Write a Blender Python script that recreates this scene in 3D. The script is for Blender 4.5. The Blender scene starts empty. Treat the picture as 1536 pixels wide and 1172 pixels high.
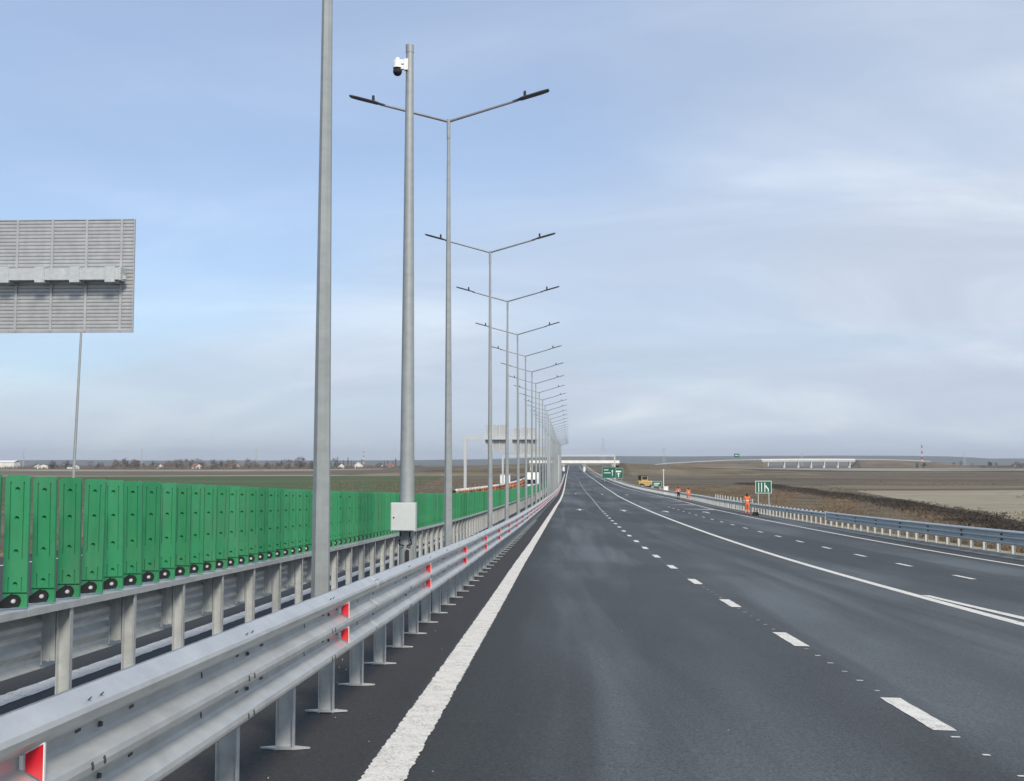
import bpy, bmesh, math, random
from mathutils import Vector, Matrix
R = math.radians
random.seed(7)
sc = bpy.context.scene
col = sc.collection

# ------------------------------------------------------------------ camera
CZ = 1.65
cam_d = bpy.data.cameras.new("camera")
cam_d.sensor_width = 36.0
cam_d.lens = 36.0 * 1668 / 1536
cam_d.clip_start = 0.05
cam_d.clip_end = 30000
cam = bpy.data.objects.new("camera", cam_d)
col.objects.link(cam)
cam.location = (0, 0, CZ)
cam.rotation_euler = (R(90 + 3.739), 0, R(2.432))
sc.camera = cam

# ------------------------------------------------------------------ world, sun, exposure
SUN_AZ, SUN_EL = 157.0, 39.0          # compass bearing from +Y towards +X, elevation
wd = bpy.data.worlds.new("World")
sc.world = wd
wd.use_nodes = True
nt = wd.node_tree
nt.nodes.clear()
def N(tree, typ, **kw):
    n = tree.nodes.new(typ)
    for k, v in kw.items():
        setattr(n, k, v)
    return n
def mathn(tree, op, a, b=None, c=None, clamp=False):
    n = N(tree, 'ShaderNodeMath', operation=op, use_clamp=clamp)
    for i, v in enumerate((a, b, c)):
        if v is None: continue
        if isinstance(v, (int, float)): n.inputs[i].default_value = v
        else: tree.links.new(v, n.inputs[i])
    return n.outputs[0]
def ramp(tree, fac, stops, interp='LINEAR'):
    n = N(tree, 'ShaderNodeValToRGB')
    n.color_ramp.interpolation = interp
    e = n.color_ramp.elements
    while len(e) < len(stops): e.new(0.5)
    for el, (p, c) in zip(e, stops):
        el.position = p
        el.color = c if len(c) == 4 else (*c, 1)
    tree.links.new(fac, n.inputs[0])
    return n.outputs[0]
def mixc(tree, fac, a, b):
    n = N(tree, 'ShaderNodeMix', data_type='RGBA')
    for sock, v in ((n.inputs[0], fac), (n.inputs[6], a), (n.inputs[7], b)):
        if isinstance(v, (int, float)): sock.default_value = v
        elif isinstance(v, tuple): sock.default_value = v if len(v) == 4 else (*v, 1)
        else: tree.links.new(v, sock)
    return n.outputs[2]
sky = N(nt, 'ShaderNodeTexSky', sky_type='NISHITA', sun_disc=False)
sky.sun_elevation = R(SUN_EL)
sky.sun_rotation = R(SUN_AZ)
sky.altitude = 100
sky.air_density = 1.0
sky.dust_density = 1.2
sky.ozone_density = 1.6
tc = N(nt, 'ShaderNodeTexCoord')
sep = N(nt, 'ShaderNodeSeparateXYZ')
nt.links.new(tc.outputs['Generated'], sep.inputs[0])
zz = mathn(nt, 'MAXIMUM', sep.outputs[2], 0.0)
den = mathn(nt, 'ADD', zz, 0.30)
cmb = N(nt, 'ShaderNodeCombineXYZ')
nt.links.new(mathn(nt, 'DIVIDE', sep.outputs[0], den), cmb.inputs[0])
nt.links.new(mathn(nt, 'DIVIDE', sep.outputs[1], den), cmb.inputs[1])
mp = N(nt, 'ShaderNodeMapping')
mp.inputs['Rotation'].default_value = (0, 0, R(-38))
mp.inputs['Scale'].default_value = (0.70, 1.30, 1)
mp.inputs['Location'].default_value = (3.35, 1.1, 0.4)
nt.links.new(cmb.outputs[0], mp.inputs[0])
n1 = N(nt, 'ShaderNodeTexNoise')
n1.inputs['Scale'].default_value = 1.15
n1.inputs['Detail'].default_value = 5.0
n1.inputs['Roughness'].default_value = 0.44
n1.inputs['Distortion'].default_value = 0.35
nt.links.new(mp.outputs[0], n1.inputs['Vector'])
n2 = N(nt, 'ShaderNodeTexNoise')
n2.inputs['Scale'].default_value = 1.9
n2.inputs['Detail'].default_value = 6.0
n2.inputs['Roughness'].default_value = 0.56
n2.inputs['Distortion'].default_value = 0.5
nt.links.new(mp.outputs[0], n2.inputs['Vector'])
# the veil of cloud lies over the whole sky and thickens to the east (right of the road) and to the horizon
side = mathn(nt, 'MULTIPLY', sep.outputs[0], 0.42)
low = mathn(nt, 'MULTIPLY_ADD', zz, -1.0, 0.36)
cov = mathn(nt, 'ADD', mathn(nt, 'ADD', n1.outputs[0], side), low)
covf = ramp(nt, cov, [(0.34, (0.46, 0.46, 0.46)), (0.62, (0.78, 0.78, 0.78)), (0.90, (0.96, 0.96, 0.96))], 'EASE')
ccol = ramp(nt, n2.outputs[0], [(0.28, (2.42, 2.76, 3.38)), (0.48, (2.72, 3.06, 3.64)), (0.58, (3.02, 3.34, 3.86)), (0.74, (3.80, 4.06, 4.42))])
gamma_sky = N(nt, 'ShaderNodeMix', data_type='RGBA', blend_type='MULTIPLY')
gamma_sky.inputs[0].default_value = 1.0
gamma_sky.inputs[7].default_value = (0.56, 0.66, 0.76, 1)
nt.links.new(sky.outputs[0], gamma_sky.inputs[6])
skyc = mixc(nt, covf, gamma_sky.outputs[2], ccol)
bg = N(nt, 'ShaderNodeBackground')
bg.inputs[1].default_value = 0.107
nt.links.new(skyc, bg.inputs[0])
wo = N(nt, 'ShaderNodeOutputWorld')
nt.links.new(bg.outputs[0], wo.inputs[0])

sun_d = bpy.data.lights.new("sun", 'SUN')
sun_d.energy = 2.0
sun_d.angle = R(13)
sun_d.color = (1.0, 0.90, 0.77)
sun = bpy.data.objects.new("sun", sun_d)
col.objects.link(sun)
sdir = Vector((math.sin(R(SUN_AZ)) * math.cos(R(SUN_EL)), math.cos(R(SUN_AZ)) * math.cos(R(SUN_EL)), math.sin(R(SUN_EL))))
sun.rotation_euler = sdir.to_track_quat('Z', 'Y').to_euler()
sun.location = (40, -40, 60)
vs = sc.view_settings
vs.view_transform = 'Standard'
vs.look = 'None'
vs.exposure = 1.04
vs.gamma = 1.0
vs.use_curve_mapping = False

# ------------------------------------------------------------------ helpers: materials
def new_mat(name):
    m = bpy.data.materials.new(name)
    m.use_nodes = True
    t = m.node_tree
    b = t.nodes['Principled BSDF']
    return m, t, b
def pos(t):
    return N(t, 'ShaderNodeNewGeometry').outputs['Position']
def mapped(t, scale, vec=None, loc=(0, 0, 0)):
    m = N(t, 'ShaderNodeMapping')
    m.inputs['Scale'].default_value = scale
    m.inputs['Location'].default_value = loc
    t.links.new(vec if vec is not None else pos(t), m.inputs[0])
    return m.outputs[0]
def noise(t, vec, scale=1.0, detail=4.0, rough=0.55, dist=0.0):
    n = N(t, 'ShaderNodeTexNoise')
    n.inputs['Scale'].default_value = scale
    n.inputs['Detail'].default_value = detail
    n.inputs['Roughness'].default_value = rough
    n.inputs['Distortion'].default_value = dist
    t.links.new(vec, n.inputs['Vector'])
    return n.outputs[0]
def bump(t, b, h, strength, dist):
    n = N(t, 'ShaderNodeBump')
    n.inputs['Strength'].default_value = strength
    n.inputs['Distance'].default_value = dist
    t.links.new(h, n.inputs['Height'])
    t.links.new(n.outputs[0], b.inputs['Normal'])
def simple(name, c, rough=0.5, metal=0.0, var=0.12, scale=6.0, bmp=0.0, coords='obj', spec=0.5):
    m, t, b = new_mat(name)
    v = N(t, 'ShaderNodeTexCoord').outputs['Object'] if coords == 'obj' else pos(t)
    nz = noise(t, v, scale, 5.0, 0.6)
    lo = tuple(x * (1 - var) for x in c)
    hi = tuple(min(1, x * (1 + var)) for x in c)
    t.links.new(ramp(t, nz, [(0.3, lo), (0.7, hi)]), b.inputs['Base Color'])
    b.inputs['Roughness'].default_value = rough
    b.inputs['Metallic'].default_value = metal
    b.inputs['Specular IOR Level'].default_value = spec
    if bmp:
        bump(t, b, noise(t, v, scale * 4, 3), bmp, 0.01)
    return m
def galvanised(name, c, rough, metal, scale=9.0):
    m, t, b = new_mat(name)
    p = pos(t)
    a = noise(t, mapped(t, (1, 0.5, 1.6), p), scale, 5, 0.65)
    s = noise(t, mapped(t, (3, 3, 0.35), p), 2.2, 4, 0.6)
    f = mathn(t, 'MULTIPLY_ADD', a, 0.6, mathn(t, 'MULTIPLY', s, 0.4))
    lo = tuple(x * 0.84 for x in c)
    hi = tuple(min(1, x * 1.10) for x in c)
    t.links.new(ramp(t, f, [(0.34, lo), (0.66, hi)]), b.inputs['Base Color'])
    t.links.new(mathn(t, 'MULTIPLY_ADD', a, 0.22, rough - 0.11), b.inputs['Roughness'])
    b.inputs['Metallic'].default_value = metal
    bump(t, b, a, 0.10, 0.004)
    return m
M = {}
M['galv'] = galvanised('galvanised_steel', (0.52, 0.55, 0.55), 0.50, 0.45)
M['galv_rail'] = galvanised('rail_zinc', (0.56, 0.58, 0.57), 0.42, 0.55, 6.0)
M['galv_pole'] = galvanised('pole_zinc', (0.30, 0.33, 0.335), 0.58, 0.28, 5.0)
M['galv_warm'] = galvanised('barrier_zinc', (0.52, 0.55, 0.545), 0.50, 0.45)
M['galv_back'] = galvanised('barrier_beam_zinc', (0.72, 0.74, 0.72), 0.5, 0.3)  # zinc colour lightened to offset the shade under plate and blades
M['alu'] = galvanised('sign_aluminium', (0.43, 0.445, 0.45), 0.5, 0.4, 3.0)
M['lamp'] = simple('lamp_housing', (0.10, 0.105, 0.115), 0.5, 0.3)
M['arm'] = simple('arm_zinc', (0.22, 0.23, 0.25), 0.5, 0.5)
M['black'] = simple('black_plastic', (0.010, 0.010, 0.011), 0.45)
M['dark'] = simple('dark_slot', (0.02, 0.02, 0.022), 0.7)
M['slot'] = simple('slot_shadow', (0.07, 0.075, 0.08), 0.6, 0.3)
M['bolt'] = galvanised('bolt_zinc', (0.75, 0.76, 0.76), 0.4, 0.6)
M['red'] = simple('red_reflector', (0.52, 0.007, 0.022), 0.28, 0, 0.06)
M['white'] = simple('white_plastic', (0.74, 0.75, 0.74), 0.4, 0, 0.05)
M['box'] = simple('cabinet_grey', (0.50, 0.54, 0.53), 0.45, 0, 0.05)
M['dome'] = simple('camera_dome', (0.012, 0.013, 0.016), 0.12)
M['orange'] = simple('orange_workwear', (0.62, 0.145, 0.055), 0.85, 0, 0.2, 7)
M['stripe'] = simple('reflective_tape', (0.55, 0.56, 0.52), 0.4)
M['navy'] = simple('dark_trousers', (0.012, 0.013, 0.02), 0.85)
M['skin'] = simple('skin', (0.34, 0.19, 0.13), 0.6)
M['hair'] = simple('dark_hair', (0.015, 0.012, 0.01), 0.8)
M['barrier_o'] = simple('orange_plastic', (0.42, 0.15, 0.065), 0.6, 0, 0.4, 1.1, coords='pos')
M['barrier_w'] = simple('white_barrier_plastic', (0.70, 0.68, 0.64), 0.5, 0, 0.1)
M['sign_green'] = simple('sign_green', (0.005, 0.105, 0.065), 0.4, 0, 0.06)
M['sign_white'] = simple('sign_white', (0.72, 0.75, 0.74), 0.4, 0, 0.05)
M['concrete'] = simple('concrete', (0.30, 0.29, 0.26), 0.85, 0, 0.18, 1.5, 0.3, 'pos')
M['deck'] = simple('white_concrete', (0.72, 0.73, 0.68), 0.8, 0, 0.08, 0.4, 0, 'pos')
M['yellow'] = simple('machine_yellow', (0.42, 0.29, 0.11), 0.6, 0, 0.25, 2)
M['tyre'] = simple('rubber', (0.012, 0.012, 0.013), 0.8)
M['glass'] = simple('cab_glass', (0.02, 0.028, 0.035), 0.1)
M['house_wall'] = simple('house_render', (0.66, 0.65, 0.61), 0.85, 0, 0.12, 0.2, 0, 'pos')
M['house_dark'] = simple('house_brick', (0.30, 0.22, 0.18), 0.85, 0, 0.2, 0.2, 0, 'pos')
M['roof_dark'] = simple('roof_dark', (0.07, 0.06, 0.06), 0.8)
M['roof_red'] = simple('roof_red', (0.24, 0.10, 0.07), 0.8)
M['bark'] = simple('bark', (0.10, 0.08, 0.065), 0.9)
M['pole_white'] = simple('mast_white', (0.62, 0.63, 0.64), 0.6)
M['pole_red'] = simple('mast_red', (0.35, 0.05, 0.04), 0.6)

# green anti-glare plastic with a soft mould grain
m, t, b = new_mat('green_plastic')
oi = N(t, 'ShaderNodeObjectInfo')
p = pos(t)
nz = noise(t, mapped(t, (6, 6, 1.5), p), 3.0, 5, 0.6)
f = mathn(t, 'ADD', mathn(t, 'MULTIPLY', nz, 0.6), mathn(t, 'MULTIPLY', oi.outputs['Random'], 0.4))
dustn = ramp(t, noise(t, mapped(t, (2.2, 2.2, 0.9), p), 2.0, 6, 0.65), [(0.46, (0, 0, 0)), (0.75, (1, 1, 1))])
gc = ramp(t, f, [(0.25, (0.013, 0.165, 0.064)), (0.75, (0.026, 0.240, 0.102))])
t.links.new(mixc(t, mathn(t, 'MULTIPLY', dustn, 0.28), gc, (0.13, 0.20, 0.14)), b.inputs['Base Color'])
b.inputs['Roughness'].default_value = 0.52
M['green'] = m

def asphalt(name, lo, hi, dusty=True):
    m, t, b = new_mat(name)
    p = pos(t)
    grain = noise(t, p, 95.0, 3, 0.7)
    mid = noise(t, mapped(t, (1.0, 0.35, 1), p), 1.6, 6, 0.6)
    c = mixc(t, mid, lo, hi)
    if dusty:
        tracks = noise(t, mapped(t, (0.62, 0.016, 1), p, (3.1, 0.2, 0)), 1.0, 5, 0.55, 0.7)
        tr = ramp(t, tracks, [(0.43, (0, 0, 0)), (0.60, (1, 1, 1))])
        c = mixc(t, mathn(t, 'MULTIPLY', tr, 0.8), c, tuple(x * k_ for x, k_ in zip(hi, (1.62, 1.68, 1.74))))
        patch = noise(t, mapped(t, (0.16, 0.05, 1), p, (7.7, 3.2, 0)), 1.0, 5, 0.5, 0.6)
        sx_ = N(t, 'ShaderNodeSeparateXYZ'); t.links.new(p, sx_.inputs[0])
        wob = noise(t, mapped(t, (0.9, 0.12, 1), p), 1.0, 4, 0.55)
        edge_ = mathn(t, 'ADD', sx_.outputs[0], mathn(t, 'MULTIPLY', wob, 1.3))
        er = ramp(t, mathn(t, 'MULTIPLY_ADD', edge_, 0.5, 0.2), [(0.22, (1, 1, 1)), (0.62, (0, 0, 0))])
        c = mixc(t, mathn(t, 'MULTIPLY', er, 0.85), c, tuple(x * 0.62 for x in lo))
        pr = ramp(t, patch, [(0.42, (0, 0, 0)), (0.58, (1, 1, 1))])
        c = mixc(t, mathn(t, 'MULTIPLY', pr, 0.62), c, tuple(x * 0.68 for x in lo))
    coarse = noise(t, p, 38.0, 2, 0.6)
    gsum = mathn(t, 'ADD', mathn(t, 'MULTIPLY', grain, 0.62), mathn(t, 'MULTIPLY', coarse, 0.38))
    sp = ramp(t, gsum, [(0.34, (0.35, 0.35, 0.35)), (0.49, (0.95, 0.95, 0.95)), (0.60, (1.45, 1.45, 1.45)), (0.70, (2.6, 2.6, 2.6))])
    mm = N(t, 'ShaderNodeMix', data_type='RGBA', blend_type='MULTIPLY')
    mm.inputs[0].default_value = 0.9
    t.links.new(c, mm.inputs[6])
    t.links.new(sp, mm.inputs[7])
    t.links.new(mm.outputs[2], b.inputs['Base Color'])
    b.inputs['Roughness'].default_value = 0.78
    b.inputs['Specular IOR Level'].default_value = 0.35
    bump(t, b, grain, 0.55, 0.006)
    return m
M['asphalt'] = asphalt('asphalt', (0.048, 0.055, 0.058), (0.066, 0.075, 0.079))
M['asphalt_new'] = asphalt('fresh_asphalt', (0.028, 0.028, 0.030), (0.040, 0.040, 0.042), False)

m, t, b = new_mat('road_paint')
p = pos(t)
g = noise(t, p, 55.0, 4, 0.75)
w = noise(t, p, 6.0, 5, 0.6)
f = mathn(t, 'ADD', mathn(t, 'MULTIPLY', g, 0.72), mathn(t, 'MULTIPLY', w, 0.28))
t.links.new(ramp(t, f, [(0.36, (0.16, 0.157, 0.148)), (0.46, (0.58, 0.57, 0.53)), (0.62, (0.78, 0.765, 0.71))]), b.inputs['Base Color'])
b.inputs['Roughness'].default_value = 0.75
bump(t, b, g, 0.7, 0.008)
M['paint'] = m

def field_mat(name, c1, c2, c3, sx=0.02, sy=0.10, fine=0.8):
    m, t, b = new_mat(name)
    p = pos(t)
    big = noise(t, mapped(t, (sx, sy, 1), p), 1.0, 6, 0.6)
    fn = noise(t, mapped(t, (0.3, 1.0, 1), p), fine, 5, 0.7)
    c = ramp(t, big, [(0.32, c1), (0.5, c2), (0.68, c3)])
    mm = N(t, 'ShaderNodeMix', data_type='RGBA', blend_type='MULTIPLY')
    mm.inputs[0].default_value = 0.8
    t.links.new(c, mm.inputs[6])
    t.links.new(ramp(t, fn, [(0.3, (0.6, 0.6, 0.6)), (0.7, (1.3, 1.3, 1.3))]), mm.inputs[7])
    t.links.new(mm.outputs[2], b.inputs['Base Color'])
    b.inputs['Roughness'].default_value = 0.95
    b.inputs['Specular IOR Level'].default_value = 0.1
    return m
M['ground'] = field_mat('winter_ground', (0.075, 0.064, 0.047), (0.12, 0.105, 0.078), (0.175, 0.155, 0.11), 0.008, 0.035, 0.15)
M['tan'] = field_mat('stubble_field', (0.235, 0.215, 0.155), (0.275, 0.25, 0.185), (0.31, 0.285, 0.215), 0.01, 0.12)
M['tan_far'] = field_mat('pale_field', (0.25, 0.24, 0.19), (0.29, 0.275, 0.22), (0.32, 0.305, 0.25), 0.004, 0.02)
M['brown'] = field_mat('ploughed_field', (0.080, 0.065, 0.046), (0.128, 0.106, 0.076), (0.19, 0.16, 0.115), 0.006, 0.035, 0.09)
M['dark_brown'] = field_mat('dark_ploughed_field', (0.050, 0.045, 0.038), (0.072, 0.065, 0.053), (0.10, 0.09, 0.07), 0.004, 0.02, 0.05)
M['soil'] = field_mat('wet_soil', (0.030, 0.027, 0.025), (0.045, 0.040, 0.035), (0.075, 0.062, 0.048), 0.3, 0.1, 0.8)
M['grass'] = field_mat('young_wheat_field', (0.055, 0.085, 0.038), (0.070, 0.105, 0.045), (0.098, 0.125, 0.062), 0.006, 0.04)
M['hill'] = field_mat('wooded_hill', (0.055, 0.065, 0.055), (0.08, 0.088, 0.07), (0.12, 0.12, 0.09), 0.0008, 0.0008, 0.01)

def tuft_mat(name, stops):
    m, t, b = new_mat(name)
    g = N(t, 'ShaderNodeNewGeometry')
    v = noise(t, mapped(t, (0.16, 0.10, 0.2), g.outputs['Position']), 1.0, 4, 0.6)
    f = mathn(t, 'ADD', mathn(t, 'MULTIPLY', g.outputs['Random Per Island'], 0.35), mathn(t, 'MULTIPLY', v, 0.75))
    t.links.new(ramp(t, f, stops), b.inputs['Base Color'])
    b.inputs['Roughness'].default_value = 0.9
    b.inputs['Specular IOR Level'].default_value = 0.15
    return m
M['dry'] = tuft_mat('dry_grass', [(0.25, (0.095, 0.068, 0.044)), (0.5, (0.170, 0.122, 0.078)), (0.70, (0.225, 0.175, 0.112)), (0.88, (0.28, 0.235, 0.16))])
M['brush'] = tuft_mat('dark_brush', [(0.3, (0.030, 0.026, 0.024)), (0.6, (0.062, 0.052, 0.044)), (0.85, (0.12, 0.10, 0.075))])
M['twig'] = tuft_mat('bare_crown', [(0.3, (0.095, 0.074, 0.058)), (0.6, (0.16, 0.125, 0.095)), (0.85, (0.23, 0.18, 0.13))])
M['conifer'] = tuft_mat('evergreen_crown', [(0.3, (0.020, 0.030, 0.022)), (0.8, (0.045, 0.060, 0.042))])

# ------------------------------------------------------------------ helpers: geometry
class MB:
    def __init__(s): s.v = []; s.f = []; s.mi = []; s.cur = 0
    def add(s, vs, fs):
        o = len(s.v); s.v += [tuple(x) for x in vs]
        s.f += [tuple(i + o for i in q) for q in fs]; s.mi += [s.cur] * len(fs); return s
    def box(s, c, d, rot=None):
        hx, hy, hz = d[0] / 2, d[1] / 2, d[2] / 2
        vs = [Vector((x, y, z)) for z in (-hz, hz) for y in (-hy, hy) for x in (-hx, hx)]
        if rot is not None: vs = [rot @ q for q in vs]
        vs = [q + Vector(c) for q in vs]
        return s.add(vs, [(0, 2, 3, 1), (4, 5, 7, 6), (0, 1, 5, 4), (2, 6, 7, 3), (0, 4, 6, 2), (1, 3, 7, 5)])
    def tube(s, p0, p1, r0, r1=None, n=8, caps=True, phase=0.0):
        r1 = r0 if r1 is None else r1
        p0, p1 = Vector(p0), Vector(p1)
        d = (p1 - p0).normalized()
        a = d.orthogonal().normalized() if abs(d.z) < 0.99 else Vector((1, 0, 0))
        b = d.cross(a)
        vs = []
        for p, r in ((p0, r0), (p1, r1)):
            for k in range(n):
                t = 2 * math.pi * (k + phase) / n
                vs.append(p + (a * math.cos(t) + b * math.sin(t)) * r)
        fs = [(k, (k + 1) % n, n + (k + 1) % n, n + k) for k in range(n)]
        if caps: fs += [tuple(range(n - 1, -1, -1)), tuple(range(n, 2 * n))]
        return s.add(vs, fs)
    def path(s, pts, r, n=6):
        for a, b in zip(pts[:-1], pts[1:]): s.tube(a, b, r, r, n)
        return s
    def extrude(s, prof, frames):
        """prof: closed 2D loop; frames: functions (u,w)->Vector, swept in order"""
        n = len(prof); vs = []
        for fr in frames: vs += [fr(u, w) for u, w in prof]
        fs = []
        for k in range(len(frames) - 1):
            o = k * n
            fs += [(o + i, o + (i + 1) % n, o + n + (i + 1) % n, o + n + i) for i in range(n)]
        fs += [tuple(range(n - 1, -1, -1)), tuple(o + n + i for i in range(n))] if len(frames) > 1 else []
        return s.add(vs, fs)
    def mesh(s, name, mats, smooth=False):
        me = bpy.data.meshes.new(name)
        me.from_pydata(s.v, [], s.f)
        for mm in (mats if isinstance(mats, (list, tuple)) else [mats]): me.materials.append(mm)
        if any(s.mi): me.polygons.foreach_set('material_index', s.mi)
        bm = bmesh.new(); bm.from_mesh(me)
        bmesh.ops.recalc_face_normals(bm, faces=bm.faces)
        bm.to_mesh(me); bm.free()
        if smooth: me.polygons.foreach_set('use_smooth', [True] * len(me.polygons))
        me.update()
        return me
    def raw(s, name, mats):
        me = bpy.data.meshes.new(name)
        me.from_pydata(s.v, [], s.f)
        for mm in (mats if isinstance(mats, (list, tuple)) else [mats]): me.materials.append(mm)
        me.update()
        return me
def link(name, me, parent=None, loc=(0, 0, 0), rz=0.0):
    o = bpy.data.objects.new(name, me)
    col.objects.link(o)
    o.location = loc
    if rz: o.rotation_euler = (0, 0, rz)
    if parent is not None: o.parent = parent
    return o
def tag(o, label=None, cat=None, group=None, kind=None):
    for k, v in (('label', label), ('category', cat), ('group', group), ('kind', kind)):
        if v: o[k] = v
    return o
def thing(name, loc, label, cat, group=None, rz=0.0):
    return tag(link(name, None, None, loc, rz), label, cat, group)
def copy_tree(o, parent=None):
    c = o.copy(); col.objects.link(c); c.parent = parent
    for ch in list(o.children): copy_tree(ch, c)
    return c

# ------------------------------------------------------------------ the lie of the road
def pchip(xs, ys):
    h = [b - a for a, b in zip(xs, xs[1:])]
    dl = [(ys[i + 1] - ys[i]) / h[i] for i in range(len(h))]
    mm = [dl[0]] + [0.0] * (len(xs) - 2) + [dl[-1]]
    for i in range(1, len(xs) - 1):
        if dl[i - 1] * dl[i] > 0:
            w1, w2 = 2 * h[i] + h[i - 1], h[i] + 2 * h[i - 1]
            mm[i] = (w1 + w2) / (w1 / dl[i - 1] + w2 / dl[i])
    def f(x):
        i = 0
        while i < len(h) - 1 and x > xs[i + 1]: i += 1
        t = (x - xs[i]) / h[i]
        return (ys[i] * (2 * t**3 - 3 * t * t + 1) + mm[i] * h[i] * (t**3 - 2 * t * t + t)
                + ys[i + 1] * (3 * t * t - 2 * t**3) + mm[i + 1] * h[i] * (t**3 - t * t))
    return f
PD = [-20, 0, 10, 23, 40, 66, 94, 138, 200, 259, 320, 360, 450, 573, 800, 1000]
PZ = [-.93, -1.65, -2.02, -2.46, -2.93, -3.45, -3.9, -4.47, -5.05, -5.3, -5.2, -5.05, -4.8, -4.4, -2.6, -1.6]
zprof = pchip(PD, [z + 1.65 for z in PZ])                 # sag curve: the road drops, then climbs to the bridge
shift = pchip([-20, 0, 25, 50, 75, 100, 138, 259, 360, 573, 800, 1000],
              [0, 0, 0, .15, .4, .68, 1.2, 2.3, 3.2, 5.2, 7.5, 9.5])  # slow bend to the right
def rz_(t, y):
    return zprof(y) - .02 * max(0, t + 1) - .02 * max(0, -(t + 5))
def P(t, y, h=0.0):
    """a point at lateral offset t from the carriageway axis, distance y along the road, height h above it"""
    return Vector((t + shift(y), y, rz_(t, y) + h))
FIELD = -5.35
def steps(a, b, near=1.0):
    out = [a]; y = a
    while y < b:
        y += max(near, abs(y) * 0.035)
        out.append(min(y, b))
    return out
RE = pchip([-20, 110, 140, 160, 225, 300, 400, 1000], [13.9, 13.9, 14.3, 14.4, 13.2, 11.9, 10.8, 10.5])  # right edge line
def strip(name, tl, tr, ys, h, mat, parent=None, cuts=(), jit=0.0):
    mb = MB(); rows = []
    for y in ys:
        a, b_ = (tl(y) if callable(tl) else tl), (tr(y) if callable(tr) else tr)
        ts = [a] + [c for c in cuts if a < c < b_] + [b_]
        if jit: ts[0] += random.uniform(-jit, jit); ts[-1] += random.uniform(-jit, jit)
        rows.append(ts)
    n = min(len(r) for r in rows)
    for y, ts in zip(ys, rows):
        ts = ts[:n - 1] + [ts[-1]]
        mb.v += [tuple(P(t, y, h)) for t in ts]
    for k in range(len(ys) - 1):
        for i in range(n - 1):
            mb.f.append((k * n + i, k * n + i + 1, (k + 1) * n + i + 1, (k + 1) * n + i)); mb.mi.append(0)
    return link(name, mb.raw(name, mat), parent)

# ---- ground: one sheet to the horizon
def gz(x, y):
    yy = min(max(y, -20), 1000)
    hill = 6.6 * math.exp(-((x - 5) / 150) ** 2) * (1 / (1 + math.exp(-(y - 820) / 90))) * (1 if y < 1500 else math.exp(-((y - 1500) / 600) ** 2))
    base = FIELD + hill
    base += 0.25 * math.sin(x * 0.021 + 1.3) * math.sin(y * 0.017) * min(1, max(0, (abs(x) - 60) / 60)) * (1 if y < 2500 else 0)
    t = x - shift(yy)
    zr = zprof(yy) - 0.75
    d = max(0, t - 17.2, -19.2 - t)
    bank = zr - d / 2.6
    if y > 1000: bank = min(bank, base)
    if d == 0: return min(zr, zr) if y <= 1000 else min(zr, base)
    if bank > base: return bank
    k = max(0, 1 - d / 40)
    return base * (1 - k) + min(base, zr) * k if base > zr else base
xs = sorted(set([-12000, -7000, -4000, -2500, -1600, -1000, -700, -500, -380, -300, -240, -190, -150, -120, -95, -75, -60, -48, -40, -34]
     + [-30 + 1.5 * i for i in range(60)] + [60 + 4 * i for i in range(16)] + [130, 150, 175, 200, 240, 300, 380, 500, 700, 1000, 1600, 2500, 4000, 7000, 12000]))
ys = [-60, -40, -20] + [-10 + 5 * i for i in range(80)] + [400 + 20 * i for i in range(35)] + [1120, 1160, 1220, 1300, 1400, 1550, 1750, 2000, 2400, 3000, 4000, 6000, 9000, 14000]
mb = MB()
for y in ys:
    for x in xs: mb.v.append((x, y, gz(x, y)))
n = len(xs)
mb.f = [(k * n + i, k * n + i + 1, (k + 1) * n + i + 1, (k + 1) * n + i) for k in range(len(ys) - 1) for i in range(n - 1)]
mb.mi = [0] * len(mb.f)
tag(link('ground', mb.raw('ground', M['ground'])), kind='structure')

def field(name, pts, mat, nx=14, ny=8, dz=0.06):
    """a four-cornered field draped over the ground"""
    a, b_, c, d = [Vector((*q, 0)) for q in pts]
    mb = MB()
    for j in range(ny + 1):
        for i in range(nx + 1):
            u, v = i / nx, j / ny
            q = a * (1 - u) * (1 - v) + b_ * u * (1 - v) + c * u * v + d * (1 - u) * v
            mb.v.append((q.x, q.y, gz(q.x, q.y) + dz))
    mb.f = [(j * (nx + 1) + i, j * (nx + 1) + i + 1, (j + 1) * (nx + 1) + i + 1, (j + 1) * (nx + 1) + i) for j in range(ny) for i in range(nx)]
    mb.mi = [0] * len(mb.f)
    return tag(link(name, mb.raw(name, mat)), kind='structure')
field('stubble_field', [(53, 120), (320, 120), (420, 292), (74, 285)], M['tan'], 30, 16)
field('ploughed_field', [(76, 300), (480, 300), (900, 860), (140, 860)], M['brown'], 30, 20)
field('dark_field', [(150, 870), (920, 870), (1000, 1020), (160, 1010)], M['dark_brown'], 20, 8)
field('pale_field', [(135, 1030), (1900, 1030), (2300, 1500), (190, 1500)], M['tan_far'], 30, 8)
field('wheat_field', [(-240, 180), (-34, 180), (-58, 560), (-330, 560)], M['grass'], 24, 16)
field('ploughed_field', [(-900, 700), (-120, 620), (-140, 920), (-1200, 960)], M['brown'], 24, 10)
field('pale_field', [(-1500, 975), (-150, 935), (-170, 1150), (-1800, 1250)], M['tan_far'], 24, 8)
field('ploughed_field', [(-330, 575), (-62, 575), (-110, 612), (-520, 660)], M['tan'], 16, 5)

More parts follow.
